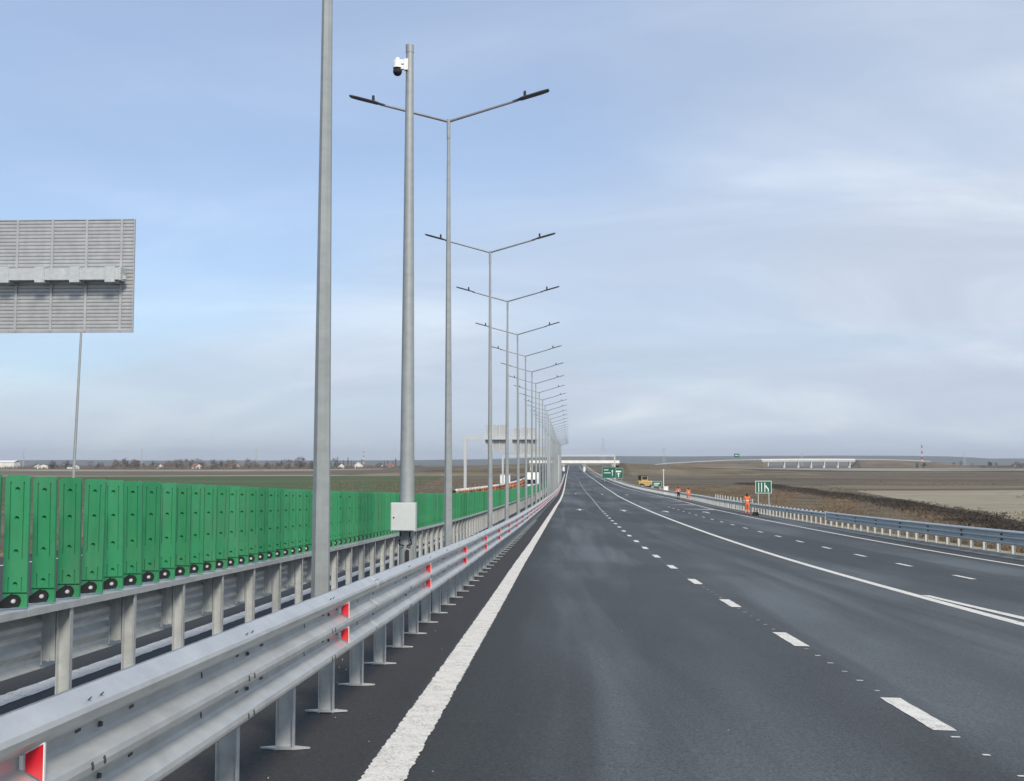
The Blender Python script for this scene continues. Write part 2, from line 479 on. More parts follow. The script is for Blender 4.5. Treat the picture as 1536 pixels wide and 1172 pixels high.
def hills(name, x0, x1, yc, wid, hf, seed):
    rnd = random.Random(seed); mb = MB(); nx, ny = 160, 14
    ph = [(rnd.uniform(0, 6.3), rnd.uniform(0.0006, 0.006), rnd.uniform(.3, 1)) for _ in range(9)]
    for j in range(ny + 1):
        for i in range(nx + 1):
            x = x0 + (x1 - x0) * i / nx; v = j / ny * 2 - 1
            hh = hf(x) * (1 + .10 * sum(a * math.sin(x * f + p_ + v * 2) for p_, f, a in ph) / 3)
            mb.v.append((x, yc + wid * v, FIELD - 4 + (hh + 4) * math.cos(v * math.pi / 2) ** 1.3))
    mb.f = [(j * (nx + 1) + i, j * (nx + 1) + i + 1, (j + 1) * (nx + 1) + i + 1, (j + 1) * (nx + 1) + i) for j in range(ny) for i in range(nx)]
    mb.mi = [0] * len(mb.f)
    o = link(name, mb.mesh(name, M['hill'], True)); tag(o, kind='structure')
hr = pchip([-6000, -2600, -1200, -500, 300, 1200, 1900, 2420, 2620, 3300, 5200, 8000], [30, 26, 24, 34, 50, 52, 56, 52, 38, 36, 34, 30])
hills('hills', -6000, 8000, 7200, 1500, hr, 3)

# ---- carriageways
Y_R = steps(-20, 1000)
road = strip('road', -1.25, lambda y: RE(y) + 1.15, Y_R, 0.0, M['asphalt'], None, (0, 2, 4, 6, 8, 10, 12))
tag(road, kind='structure')
med = strip('median_strip', -4.42, -1.25, Y_R, 0.0, M['asphalt_new'], None, (-3, -2))
tag(med, kind='structure')
opp = strip('opposite_road', -18.6, -4.42, Y_R, 0.0, M['asphalt_new'], None, (-16, -13, -10, -7, -5))
tag(opp, kind='structure')
# verge of gravel between the road edge and the bank
verge = strip('verge', lambda y: RE(y) + 1.62, lambda y: RE(y) + 3.4, Y_R, -0.02, M['concrete'])
verge.data.materials[0] = M['tan']
tag(verge, kind='structure')
# concrete gutter with a raised lip along the right edge
def sweep(name, prof, tf, ys_, mat, parent=None, h=0.0):
    mb = MB(); fr = []
    for y in ys_:
        o = P(tf(y) if callable(tf) else tf, y, h)
        fr.append(lambda u, w, o=o: Vector((o.x + u, o.y, o.z + w)))
    mb.extrude(prof, fr)
    return link(name, mb.mesh(name, mat), parent)
ker = sweep('kerb', [(-.23, -.1), (.20, -.1), (.20, .13), (.07, .13), (.03, .022), (-.23, .022)], lambda y: RE(y) + 1.39, Y_R, M['concrete'])
tag(ker, kind='structure')

# painted markings are parts of the road they lie on
Y_F = [1.5 + .035 * i for i in range(700)] + steps(26, 1000)
strip('edge_line', -1.205, -0.935, Y_F, .005, M['paint'], road, jit=.010)
strip('edge_line', lambda y: RE(y) - .09, lambda y: RE(y) + .09, steps(20, 900), .005, M['paint'], road)
SL = pchip([-20, 144, 220, 287, 480, 1000], [6.96, 7.2, 7.9, 8.1, 7.6, 7.0])
strip('edge_line', lambda y: SL(y) - .11, lambda y: SL(y) + .11, steps(0, 900, .6), .005, M['paint'], road)
strip('edge_line', lambda y: 7.13 + .30 * max(0, (22.5 - y) / 7.5) ** 1.15, lambda y: 7.29 + .40 * max(0, (22.5 - y) / 7.5) ** 1.15, steps(4, 22.5, .6), .009, M['paint'], road)
k = 0
y = 8.85 - 5.07
while y < 330:
    strip('dash', 2.875, 3.055, [y + 1.45 * i / 12 for i in range(13)] if y < 40 else [y, y + .7, y + 1.45], .005, M['paint'], road, jit=.006)
    if y < 40:
        for q in range(6):
            yy = y + 1.45 + 3.6 * (q + .6) / 6
            w = random.uniform(.02, .035)
            strip('paint_dot', 2.96 - w, 2.96 + w, [yy, yy + random.uniform(.02, .05)], .005, M['paint'], road)
    y += 5.07
y = 22.9
while y < 112:
    strip('dash', 10.02, 10.17, [y, y + .7, y + 1.4], .005, M['paint'], road)
    y += 4.92
for y, ts in ((93.4, (1.1, 4.85, 8.45, 11.85)), (180, (1.0, 5.3, 9.3))):
    for t0 in ts:
        mb = MB(); pts = [(-.09, 0), (.09, 0), (.09, 2.6), (.38, 2.6), (0, 4.4), (-.38, 2.6), (-.09, 2.6)]
        mb.add([P(t0 + u, y + v, .005) for u, v in pts], [(0, 1, 2, 6), (3, 4, 5)])
        link('lane_arrow', mb.raw('lane_arrow', M['paint']), road)
for (ta, ya), (tb, yb) in (((12.2, 171), (14.0, 167)), ((11.7, 143), (14.1, 141)), ((11.4, 124.5), (13.8, 123)), ((11.0, 106), (13.7, 105))):
    mb = MB(); mb.add([P(ta, ya, .005), P(tb, yb, .005), P(tb, yb + 1.6, .005), P(ta, ya + .3, .005)], [(0, 1, 2, 3)])
    link('hatch_stripe', mb.raw('hatch_stripe', M['paint']), road)
strip('edge_line', -4.82, -4.57, [0 + .1 * i for i in range(400)] + steps(40, 900), .005, M['paint'], opp, jit=.008)
strip('edge_line', -16.1, -15.9, steps(10, 900), .005, M['paint'], opp)
y = 10
while y < 300:
    strip('dash', -8.5, -8.35, [y, y + 1.5, y + 3], .005, M['paint'], opp); y += 9

# ------------------------------------------------------------------ guard rails
THREE = [(0, .506), (.014, .506), (.050, .484), (.080, .458), (.085, .440), (.080, .418), (.012, .372), (0, .360), (0, .328), (.012, .316),
         (.080, .275), (.085, .253), (.080, .231), (.012, .190), (0, .178), (0, .146), (.012, .134), (.080, .088), (.085, .066), (.080, .048), (.050, .022), (.014, 0), (0, 0)]
TWO = [(0, .312), (.014, .312), (.055, .288), (.083, .262), (.083, .226), (.012, .178), (0, .166), (0, .146), (.012, .134), (.083, .086), (.083, .050), (.055, .024), (.014, 0), (0, 0)]
def closed(prof, th=.004):
    return prof + [(u - th, w) for u, w in reversed(prof)]
def beam_segment(prof, tf, ya, yb, zb, side, mat, n, lift=0.0):
    """one length of rail, its face to +x (side 1) or -x (side -1)"""
    mb = MB(); fr = []
    for i in range(n + 1):
        y = ya + (yb - ya) * i / n
        o = P(tf(y), y, zb)
        fr.append(lambda u, w, o=o: Vector((o.x + side * (u + lift), o.y, o.z + w)))
    mb.extrude(closed(prof), fr)
    return mb
def channel(w, d, h, th=.006):
    """a C-shaped post, open to -y"""
    pr = [(-w/2, -d/2), (-w/2 + th, -d/2), (-w/2 + th, d/2 - th), (w/2 - th, d/2 - th), (w/2 - th, -d/2), (w/2, -d/2), (w/2, d/2), (-w/2, d/2)]
    mb = MB()
    mb.extrude(pr, [lambda u, v: Vector((u, v, -.25)), lambda u, v: Vector((u, v, h))])
    return mb

# --- the near median rail: a three-wave beam on channel posts with red reflectors in its grooves
TP = -1.86
rail = thing('guard_rail', P(TP, 0), 'three-wave galvanised guard rail with red reflectors beside the white edge line', 'guard rail')
RO = rail.location
def rel(v, o=None): return Vector(v) - (RO if o is None else o)
post_me = channel(.12, .06, .93).mesh('rail_post', M['galv'])
mb = MB(); mb.add([(-.17, 0, 0), (-.06, -.035, 0), (.06, -.035, 0), (.17, 0, 0), (.06, .035, 0), (-.06, .035, 0),
                   (-.17, 0, .012), (-.06, -.035, .012), (.06, -.035, .012), (.17, 0, .012), (.06, .035, .012), (-.06, .035, .012)],
                  [(0, 1, 2, 3, 4, 5), (6, 7, 8, 9, 10, 11)] + [(i, (i + 1) % 6, 6 + (i + 1) % 6, 6 + i) for i in range(6)])
foot_me = mb.mesh('post_foot', M['galv_rail'])
y = 7.6 - 1.33 * 5; far = MB(); idx = 0
while y < 420:
    p_ = P(TP, y)
    if y < 150:
        o = link('post', post_me, rail, rel(p_), random.uniform(-.03, .03))
        if y < 70: link('post_foot', foot_me, o, (0, 0, .004 + random.uniform(0, .006)))
    else:
        far.box(rel(p_) + Vector((0, 0, .42)), (.12, .06, 1.0))
    y += 1.33
tag(link('post', far.mesh('far_posts', M['galv']), rail), kind='stuff')
slot_me = MB().box((0, 0, 0), (.004, .011, .027), Matrix.Rotation(.35, 3, 'X')).mesh('slot', M['slot'])
slot_up = MB().box((0, 0, 0), (.004, .011, .027), Matrix.Rotation(.35, 3, 'X') @ Matrix.Rotation(.85, 3, 'Y')).mesh('slot', M['slot'])
nut_me = MB().tube((-.002, 0, 0), (.010, 0, 0), .012, .010, 6).mesh('bolt', M['slot'])
tab_me = MB().box((0, 0, 0), (.005, .040, .010)).mesh('slot', M['slot'])
def bolt_spots(yc):
    """slotted holes and bolts where rail lengths overlap: (mesh, face depth, height, y)"""
    out = []
    for dy in (-.05, .05):
        out += [(slot_up, .0655, .4725, yc + dy), (slot_me, .0855, .253, yc + dy), (slot_me, .0855, .066, yc + dy)]
    for w in (.344, .162):
        out += [(slot_me, .001, w, yc - .55), (nut_me, .001, w, yc + .20), (tab_me, .001, w + .008, yc + .5), (tab_me, .001, w + .012, yc + .02)]
    return out
TB = lambda y: -1.66
y = -2.2; k = 0
while y < 420:
    L = 4.0 if y < 120 else 12.0
    b_ = beam_segment(THREE, TB, y - .12, y + L, .52, 1, None, 4, .0045 if k % 2 else 0.0)
    b_.v = [tuple(rel(q)) for q in b_.v]
    o = link('beam', b_.mesh('beam', M['galv_rail']), rail)
    lift = .0045 if k % 2 else 0.0
    for yc in (y + 2.0, y + 3.90):
        if yc > 34: break
        for me_, u, w, yy in bolt_spots(yc):
            q_ = P(TB(yy), yy, .52 + w)
            link('bolt' if me_ is nut_me else 'slot', me_, o, rel(q_) + Vector((u + lift, 0, 0)))
    y += L; k += 1
# reflectors: trapezoid blades standing across the groove
def reflector_mesh():
    mb = MB()
    tz = [(.0, .020), (.075, .056)]
    pr = [(.022, -.026), (.078, -.056), (.078, .056), (.022, .026)]
    mb.cur = 0
    mb.extrude(pr, [lambda u, w: Vector((u, -.004, w)), lambda u, w: Vector((u, .004, w))])
    mb.cur = 1
    pw = [(.078, -.058), (.0815, -.058), (.0815, .058), (.078, .058)]
    mb.extrude(pw, [lambda u, w: Vector((u, -.005, w)), lambda u, w: Vector((u, .005, w))])
    mb.add([(.020, -.003, .028), (.080, -.003, .0615), (.080, -.003, .0585), (.020, -.003, .025),
            (.020, .003, .028), (.080, .003, .0615), (.080, .003, .0585), (.020, .003, .025)],
           [(0, 1, 2, 3), (7, 6, 5, 4), (0, 4, 5, 1), (3, 2, 6, 7)])
    mb.box((.010, .0, 0), (.012, .012, .042))
    return mb.mesh('reflector', [M['red'], M['white']])
refl_me = reflector_mesh()
y = 3.40
while y < 330:
    for w in (.344, .162):
        o_ = P(TB(y), y, .52 + w)
        link('reflector', refl_me, rail, rel(o_) + Vector((.006, 0, 0)))
    y += 5.33 if y > 4 else 4.95

# --- the median barrier carrying the green anti-glare blades
TQ = -3.92
bar = thing('median_barrier', P(TQ, 0), 'galvanised barrier carrying the row of upright green plastic anti-glare blades', 'barrier')
BO = bar.location
rb = lambda v: Vector(v) - BO
bpost_me = channel(.108, .06, .86).mesh('barrier_post', M['galv'])
spacer_mb = MB(); spacer_mb.box((-.115, 0, .62), (.10, .045, .40)); spacer_mb.box((-.165, -.03, .62), (.012, .02, .46)); spacer_mb.box((-.115, -.027, .62), (.02, .008, .41))
spacer_me = spacer_mb.mesh('spacer', M['galv_warm'])
bb = MB()
for w in (.46, .56, .68, .78):
    bb.tube((-.175, -.05, w), (-.12, -.05, w), .015, .015, 6)
sb_me = bb.mesh('spacer_bolt', M['dark'])
far = MB()
y = 8.76 - 1.33 * 5
while y < 420:
    p_ = P(TQ, y)
    if y < 130:
        o = link('post', bpost_me, bar, rb(p_), random.uniform(-.03, .03))
        if y < 45:
            s_ = link('spacer', spacer_me, o, (0, .0, 0))
            link('bolt', sb_me, o, (0, .45, 0))
    else:
        far.box(rb(p_) + Vector((0, 0, .35)), (.125, .07, 1.0))
    y += 1.33
tag(link('post', far.mesh('far_barrier_posts', M['galv']), bar), kind='stuff')
y = 0.0; k = 0
while y < 420:
    L = 4.0 if y < 60 else 12.0
    b_ = beam_segment(THREE, lambda q: TQ - .165, y - .1, y + L, .36, -1, None, 3, .0045 if k % 2 else 0)
    b_.v = [tuple(rb(q)) for q in b_.v]
    link('beam', b_.mesh('beam', M['galv_back']), bar)
    mb = MB(); fr = []
    for i in range(4):
        yy = y + (L - .012) * i / 3
        q = P(TQ, yy, .865)
        fr.append(lambda u, w, q=q: rb((q.x + u, q.y, q.z + w)))
    mb.extrude([(-.29, -.03), (-.284, -.03), (-.284, .014), (.064, .014), (.064, -.03), (.07, -.03), (.07, .022), (-.29, .022)], fr)
    o = link('top_plate', mb.mesh('top_plate', M['galv_warm']), bar)
    y += L; k += 1

def blade_mesh():
    """a moulded blade, face to -y: two long and two short grooves and four dimples sunk in the face"""
    Wd, Hd, D = .173, .955, .034
    us = [-Wd/2, -Wd/2 + .004, -.052, -.043, -.026, .026, .043, .052, Wd/2 - .004, Wd/2]
    dim = [.165, .400, .640, .850]
    vs = [0, .004, .095]
    for d_ in dim: vs += [d_ - .026, d_ + .026]
    vs += [.108, .115, .215, .345, .905, Hd - .028, Hd - .010, Hd]
    vs = sorted(set(round(q, 4) for q in vs))
    def depth(u0, u1, v0, v1):
        uc, vc = (u0 + u1) / 2, (v0 + v1) / 2
        if .043 < abs(uc) < .052 and (.115 < vc < .215 or .345 < vc < .905): return .011
        if vc < .095: return .008
        if .095 < vc < .108: return .014
        return 0
    mb = MB()
    def edge(u, v):
        if v > Hd - .029:
            q = Hd - v
            if abs(u) > Wd/2 - .005:
                s_ = math.copysign(1, u)
                if q < .001: return (s_ * (Wd/2 - .026 + (abs(u) - (Wd/2 - .004)) * 1.0), v)
                if q < .011: return (s_ * (Wd/2 - .009 + (abs(u) - (Wd/2 - .004)) * 1.0), v)
        return (u, v)
    def quad(c, z0):
        mb.add([(x, z0, v) for x, v in c], [(0, 1, 2, 3)])
    cells = {}
    for i in range(len(us) - 1):
        for j in range(len(vs) - 1):
            u0, u1, v0, v1 = us[i], us[i + 1], vs[j], vs[j + 1]
            d = depth(u0, u1, v0, v1); cells[i, j] = d
            isd = abs((u0 + u1) / 2) < .001 and any(abs((v0 + v1) / 2 - q) < .001 for q in dim)
            if isd:
                cu, cv = 0, (v0 + v1) / 2
                o_ = [(u0, v0), (cu, v0), (u1, v0), (u1, cv), (u1, v1), (cu, v1), (u0, v1), (u0, cv)]
                r_ = .019
                inn = [(cu + r_ * math.cos(R(225 + 45 * q)), cv + r_ * math.sin(R(225 + 45 * q))) for q in range(8)]
                V = [(a, 0, b) for a, b in o_] + [(a, 0, b) for a, b in inn] + [(a * .55, .020, cv + (b - cv) * .55 + .003) for a, b in inn]
                F = [(q, (q + 1) % 8, 8 + (q + 1) % 8, 8 + q) for q in range(8)] + [(8 + q, 8 + (q + 1) % 8, 16 + (q + 1) % 8, 16 + q) for q in range(8)] + [tuple(range(16, 24))]
                mb.add(V, F)
            else:
                quad([edge(u0, v0), edge(u1, v0), edge(u1, v1), edge(u0, v1)], d)
    for (i, j), d in cells.items():     # walls of the grooves
        for di, dj in ((1, 0), (0, 1)):
            e = cells.get((i + di, j + dj))
            if e is None or abs(e - d) < 1e-6: continue
            if di: a, b_ = edge(us[i + 1], vs[j]), edge(us[i + 1], vs[j + 1])
            else: a, b_ = edge(us[i], vs[j + 1]), edge(us[i + 1], vs[j + 1])
            mb.add([(a[0], d, a[1]), (b_[0], d, b_[1]), (b_[0], e, b_[1]), (a[0], e, a[1])], [(0, 1, 2, 3)])
    # sides, top and back
    loop = [edge(us[0], v) for v in vs] + [edge(u, vs[-1]) for u in us[1:]] + [edge(us[-1], v) for v in reversed(vs[:-1])] + [edge(u, vs[0]) for u in reversed(us[1:-1])]
    m_ = len(loop); o0 = len(mb.v)
    zf = [.008 if v < .0951 else 0 for u, v in loop]
    mb.add([(u, z_, v) for (u, v), z_ in zip(loop, zf)] + [(u, D, v) for u, v in loop], [(q, (q + 1) % m_, m_ + (q + 1) % m_, m_ + q) for q in range(m_)] + [tuple(range(m_, 2 * m_))])
    return mb.raw('blade', M['green'])
blade_me = blade_mesh()
# black clamp: a rounded lug with a tail running back down to the plate
mb = MB()
pr = [(.045 * math.cos(R(a)), .045 * math.sin(R(a))) for a in range(-75, 106, 20)] + [(-.020, .050), (-.070, .016), (-.115, -.022), (-.175, -.030), (-.175, -.050), (-.095, -.052), (-.03, -.050)]
mb.extrude(pr, [lambda u, w: Vector((u, -.024, w)), lambda u, w: Vector((u, .006, w))])
clamp_me = mb.mesh('clamp', M['black'])
mb = MB(); mb.tube((0, -.040, 0), (0, -.022, 0), .014, .017, 10); mb.tube((0, -.046, 0), (0, -.040, 0), .009, .009, 6)
cbolt_me = mb.mesh('clamp_bolt', M['bolt'])
mb = MB(); mb.box((0, .017, .48), (.182, .034, .955))
blade_far = MB()
y = 6.19 - .4433 * 9; k = 0
while y < 300:
    p_ = P(TQ - .02, y, .905)
    if y < 133:
        o = link('blade', blade_me, bar, rb(p_), random.gauss(R(4), .018))
        o.rotation_euler.x = random.gauss(0, .012); o.rotation_euler.y = random.gauss(0, .008)
        if y < 60:
            link('clamp', clamp_me, o, (0, 0, .048))
            link('bolt', cbolt_me, o, (.004, 0, .048))
    else:
        blade_far.box(rb(p_) + Vector((0, .017, .478)), (.182, .034, .955))
    y += .4433
tag(link('blade', blade_far.mesh('far_blades', M['green']), bar), kind='stuff')

# --- right-hand rail on the outer verge, stepping up to a heavier length towards us
def outer_rail(label, prof, zb, ya, yb, dt, postw, mat, cat='guard rail', ph=.93):
    tf = lambda y: RE(y) + 1.45 + dt
    g = thing('guard_rail', P(tf(ya), ya), label, cat)
    o_ = g.location.copy()
    pm = channel(postw, .06, ph).mesh('outer_post', M['galv_warm'])
    y = ya + .5; far = MB()
    while y < yb:
        q = P(tf(y) + .14, y)
        if y < 170: link('post', pm, g, q - o_, random.uniform(-.03, .03))
        else: far.box(q - o_ + Vector((0, 0, .4)), (postw, .06, ph))
        y += 1.33
    if far.v: tag(link('post', far.mesh('far_outer_posts', M['galv_warm']), g), kind='stuff')
    y = ya; k = 0
    while y < yb - .1:
        L = min(4.0 if y < 150 else 14.0, yb - y)
        b_ = beam_segment(prof, lambda q: tf(q) + .06, y - (.1 if k else 0), y + L, zb, -1, None, 3, .0045 if k % 2 else 0)
        b_.v = [tuple(Vector(v) - o_) for v in b_.v]
        s_ = link('beam', b_.mesh('beam', M['rail_blue']), g)
        if y < 110:
            mb = MB()
            q = P(tf(y + L - .1), y + L - .1, zb) - o_
            top = prof[0][1]
            for w in ([.14, .156, .172] if top < .4 else [.14, .162, .184, .32, .344, .366]):
                mb.box((q.x + .06 - .012, q.y, q.z + w), (.02, .16, .030))
            link('splice_shadows', mb.mesh('splice_shadows', M['dark']), s_)  # dark bars standing in for the shadow where beam lengths overlap
        y += L; k += 1
    return g
M['rail_blue'] = galvanised('outer_rail_zinc', (0.50, 0.53, 0.52), 0.48, 0.42, 3.0)
outer_rail('heavy guard rail on pale posts along the bank, the length beside the dark ditch', THREE, .43, 16, 66.6, .0, .13, None)
outer_rail('lower guard rail running along the road edge behind the workers', TWO, .56, 66.9, 420, .06, .12, None)
# bare posts driven in behind the rail, still waiting for their beam
pm = channel(.12, .06, 1.22).mesh('bare_post', M['galv_warm'])
y = 100
for i in range(13):
    q = P(RE(y) + 2.55, y, -.05)
    o = link('bare_post', pm, None, q, random.uniform(-.1, .1))
    tag(o, 'bare galvanised post standing behind the outer rail without a beam', 'post', 'bare posts behind the outer rail')
    y += 2.3

# ------------------------------------------------------------------ lamp posts
def make_lamp():
    r = thing('lamp_post', (0, 0, 0), 'x', 'lamp post', 'double-armed lamp posts along the median')
    H = 10.8
    mb = MB(); mb.tube((0, 0, 0), (0, 0, H), .108, .037, 8, True, .5)
    link('pole', mb.mesh('lamp_pole', M['galv_pole']), r)
    mb = MB(); mb.box((0, 0, .012), (.42, .42, .024))
    for sx in (-1, 1):
        for sy in (-1, 1): mb.tube((sx * .15, sy * .15, .02), (sx * .15, sy * .15, .09), .015, .015, 6)
    link('base_plate', mb.mesh('base_plate', M['galv']), r)
    mb = MB(); mb.tube((0, 0, H - .42), (0, 0, H + .05), .046, .046, 10)
    link('collar', mb.mesh('collar', M['galv_pole']), r)
    for s_ in (-1, 1):
        ca, sa = math.cos(R(15.8)), math.sin(R(15.8))
        e = lambda L, up=0: Vector((s_ * (L * ca - up * sa), 0, H + L * sa + up * ca))
        mb = MB(); mb.tube(e(.0), e(1.75), .034, .030, 8)
        link('arm', mb.mesh('lamp_arm', M['arm']), r)
        mb = MB()
        fr = [lambda u, w, L=L, k=k: Vector((0, u * k, 0)) + e(L, w * (.55 + .45 * k) + .012) for L, k in ((1.62, .30), (1.74, .45), (1.86, .95), (2.35, 1.0), (2.5, .85), (2.535, .5))]
        mb.extrude([(-.12, -.014), (.12, -.014), (.13, .004), (.085, .024), (-.085, .024), (-.13, .004)], fr)
        l_ = link('luminaire', mb.mesh('luminaire', M['lamp']), r)
        mb = MB(); mb.tube(e(1.93, .03), Vector((0, 0, .13)) + e(1.93, .03), .036, .033, 10)
        mb.tube(e(1.93, .03) + Vector((0, 0, .13)), e(1.93, .03) + Vector((0, 0, .15)), .033, .018, 10)
        link('sensor', mb.mesh('lamp_sensor', M['black']), l_)
    return r
lamp0 = make_lamp()
LY = [12.2, 26.3, 41, 52, 63.7, 74.7, 85.5, 96, 106, 116, 125.5, 135]
while LY[-1] < 365: LY.append(LY[-1] + 10.2)
ORD = ['first', 'second', 'third', 'fourth', 'fifth', 'sixth', 'seventh', 'eighth', 'ninth', 'tenth', 'eleventh', 'twelfth', 'thirteenth', 'fourteenth', 'fifteenth', 'sixteenth']
for i, y in enumerate(LY):
    o = lamp0 if i == 0 else copy_tree(lamp0)
    o.location = P(-2.62, y)
    o.rotation_euler = (random.gauss(0, .0022), random.gauss(0, .0022), random.gauss(R(-1), R(.8)))
    if i == 0: o['label'] = 'thick octagonal galvanised lamp pole on the median just before the camera pole'
    elif i <= 16: o['label'] = 'double-armed grey lamp post on the median, %s beyond the camera pole' % ORD[i - 1]
    else: o['label'] = 'tiny double-armed lamp post far down the median, beyond the sixteenth'

# ------------------------------------------------------------------ camera pole
cp = thing('camera_pole', P(-2.63, 19.2), 'tall round galvanised pole with a white dome camera and a grey cabinet', 'camera pole')
mb = MB(); mb.tube((0, 0, 0), (0, 0, 9.66), .142, .066, 24, False)
o = link('pole', mb.mesh('cctv_pole', M['galv_pole'], True), cp)
mb = MB(); mb.tube((0, 0, 9.60), (0, 0, 9.74), .072, .074, 24); link('cap', mb.mesh('pole_cap', M['galv_pole']), cp)
cam_ = MB()
cam_.box((-.055, -.05, 9.37), (.07, .08, .20))
cam_.box((-.15, -.05, 9.42), (.24, .06, .075)); cam_.box((-.10, -.05, 9.32), (.12, .06, .07))
o = link('camera_bracket', cam_.mesh('camera_bracket', M['white']), cp)
mb = MB(); mb.tube((-.21, -.05, 9.46), (-.21, -.05, 9.50), .045, .03, 10)
mb.tube((-.21, -.05, 9.34), (-.21, -.05, 9.46), .076, .058, 14); mb.tube((-.21, -.05, 9.31), (-.21, -.05, 9.34), .084, .082, 14)
link('camera_housing', mb.mesh('camera_housing', M['white'], False), cp)
mb = MB()
for k in range(9):
    a0, a1 = R(-40 + 129 * k / 9), R(-40 + 129 * (k + 1) / 9)
    mb.tube((-.21, -.05, 9.25 - .083 * math.sin(a0)), (-.21, -.05, 9.25 - .083 * math.sin(a1)), .083 * math.cos(a0), .083 * math.cos(a1), 14, k == 8)
link('camera_dome', mb.mesh('camera_dome', M['dome'], True), cp)
mb = MB(); mb.box((-.02, -.24, 1.43), (.42, .20, .475))
cab = link('cabinet', mb.mesh('cabinet', M['box']), cp)
mb = MB(); mb.box((-.025, -.348, 1.43), (.385, .014, .450)); d_ = link('cabinet_door', mb.mesh('cabinet_door', M['box']), cab)
mb = MB(); mb.tube((-.175, -.366, 1.42), (-.175, -.354, 1.42), .013, .013, 8); link('lock', mb.mesh('lock', M['black']), cab)
mb = MB(); mb.box((0, -.16, 1.63), (.30, .06, .03)); mb.box((0, -.16, 1.24), (.30, .06, .03)); link('mounting_strap', mb.mesh('mounting_strap', M['galv']), cp)
for s_ in (-1, 1):
    pts = [Vector((s_ * .085, -.20, 1.20)), Vector((s_ * .075, -.20, 1.10)), Vector((s_ * .105, -.20, 1.00)), Vector((s_ * .10, -.19, .955)), Vector((s_ * .03, -.165, .935))]
    mb = MB(); mb.path(pts, .013, 8); link('cable', mb.mesh('cable', M['black'], True), cp)
mb = MB()
pr = [(.033 * math.cos(R(a)), .17 + .035 * math.sin(R(a))) for a in range(0, 181, 30)] + [(-.033, -.2), (.033, -.2)]
mb.extrude(pr, [lambda u, w: Vector((.025 + u, -.160, .66 + w)), lambda u, w: Vector((.025 + u, -.10, .66 + w))])
link('cable_opening', mb.mesh('cable_opening', M['dark']), cp)
# a small white clip fixed to the third lamp's foot
# ------------------------------------------------------------------ sign boards seen from behind
def sign_back(parent, x0, x1, z0, z1, y, rows, stiff, slat_mat, piece='slat'):
    hgt = (z1 - z0) / rows
    mb = MB(); L = x1 - x0
    mb.extrude([(0, .004), (.028, .004), (.034, hgt * .30), (.034, hgt * .9), (.0, hgt - .004)],
               [lambda u, w: Vector((0, -u, w)), lambda u, w: Vector((L, -u, w))])
    me = mb.mesh('slat', slat_mat)
    for k in range(rows): link(piece, me, parent, Vector((x0, y, z0 + k * hgt)) - parent.location)
    mb = MB(); mb.box(((x0 + x1) / 2, y + .012, (z0 + z1) / 2), (L, .018, z1 - z0)); mb.v = [tuple(Vector(v) - parent.location) for v in mb.v]
    link('face_sheet', mb.mesh('face_sheet', slat_mat), parent)
    for x in stiff:
        mb = MB(); mb.box((x, y - .052, (z0 + z1) / 2), (.065, .034, z1 - z0)); mb.v = [tuple(Vector(v) - parent.location) for v in mb.v]
        link('stiffener', mb.mesh('stiffener', M['alu']), parent)
    mb = MB()
    for zc in (z0 - .012, z1 + .012): mb.box(((x0 + x1) / 2, y - .02, zc), (L + .05, .07, .024))
    mb.box((x1 + .014, y - .02, (z0 + z1) / 2), (.024, .07, z1 - z0)); mb.box((x0 - .014, y - .02, (z0 + z1) / 2), (.024, .07, z1 - z0))
    mb.v = [tuple(Vector(v) - parent.location) for v in mb.v]
    link('rim', mb.mesh('rim', M['alu']), parent)
SY = 30.0
base = P(-19.4, SY); base.z = gz(base.x, SY)
big = thing('cantilever_sign', base, 'large ribbed grey sign board seen from behind, hung on a cantilever beam', 'road sign')
bo = big.location.copy()
stx = [-12.08, -13.06, -14.03, -15.02, -16.0, -17.0, -17.9]
sign_back(big, -18.3, -11.745, 5.27, 8.38, SY, 31, stx, M['alu'])
mb = MB(); mb.box(((-19.4 - 11.95) / 2, SY - .33, 6.80), (7.45, .26, .31)); mb.v = [tuple(Vector(v) - bo) for v in mb.v]
link('beam', mb.mesh('cantilever_beam', M['galv']), big)
for x in stx:
    mb = MB(); mb.box((x - .14, SY - .31, 6.79), (.27, .36, .43)); mb.v = [tuple(Vector(v) - bo) for v in mb.v]
    link('clamp', mb.mesh('beam_clamp', M['galv']), big)
mb = MB(); mb.box((-11.93, SY - .34, 6.80), (.05, .34, .36)); mb.box((-11.87, SY - .30, 6.72), (.08, .1, .1)); mb.v = [tuple(Vector(v) - bo) for v in mb.v]
link('end_plate', mb.mesh('end_plate', M['galv']), big)
mb = MB(); mb.box((0, -.33, (6.98 - bo.z) / 2), (.40, .40, 6.98 - bo.z)); link('column', mb.mesh('sign_column', M['galv']), big)

def gantry(label, y, ta, tb, zbeam, bd, mat):
    a, b_ = P(ta, y), P(tb, y)
    a.z = min(a.z, gz(a.x, y) + .0) if ta < -18.6 or tb > 16 else a.z
    g = thing('gantry', a, label, 'gantry'); o_ = g.location.copy()
    for q, tt in ((a, ta), (b_, tb)):
        zb = rz_(tt, y) if -18.6 < tt < 16 else gz(q.x, y)
        mb = MB(); mb.box((q.x - o_.x, 0, (zb + zbeam) / 2 - o_.z), (.42, .5, zbeam - zb)); link('column', mb.mesh('gantry_column', mat), g)
    mb = MB(); mb.box(((a.x + b_.x) / 2 - o_.x, 0, zbeam - bd / 2 - o_.z), (b_.x - a.x + .42, .5 - .01, bd)); link('beam', mb.mesh('gantry_beam', mat), g)
    return g
g1 = gantry('tall gantry over the opposite road with two grey board backs, behind the orange barriers', 170, -15.9, -3.1, 5.75, .5, M['galv'])
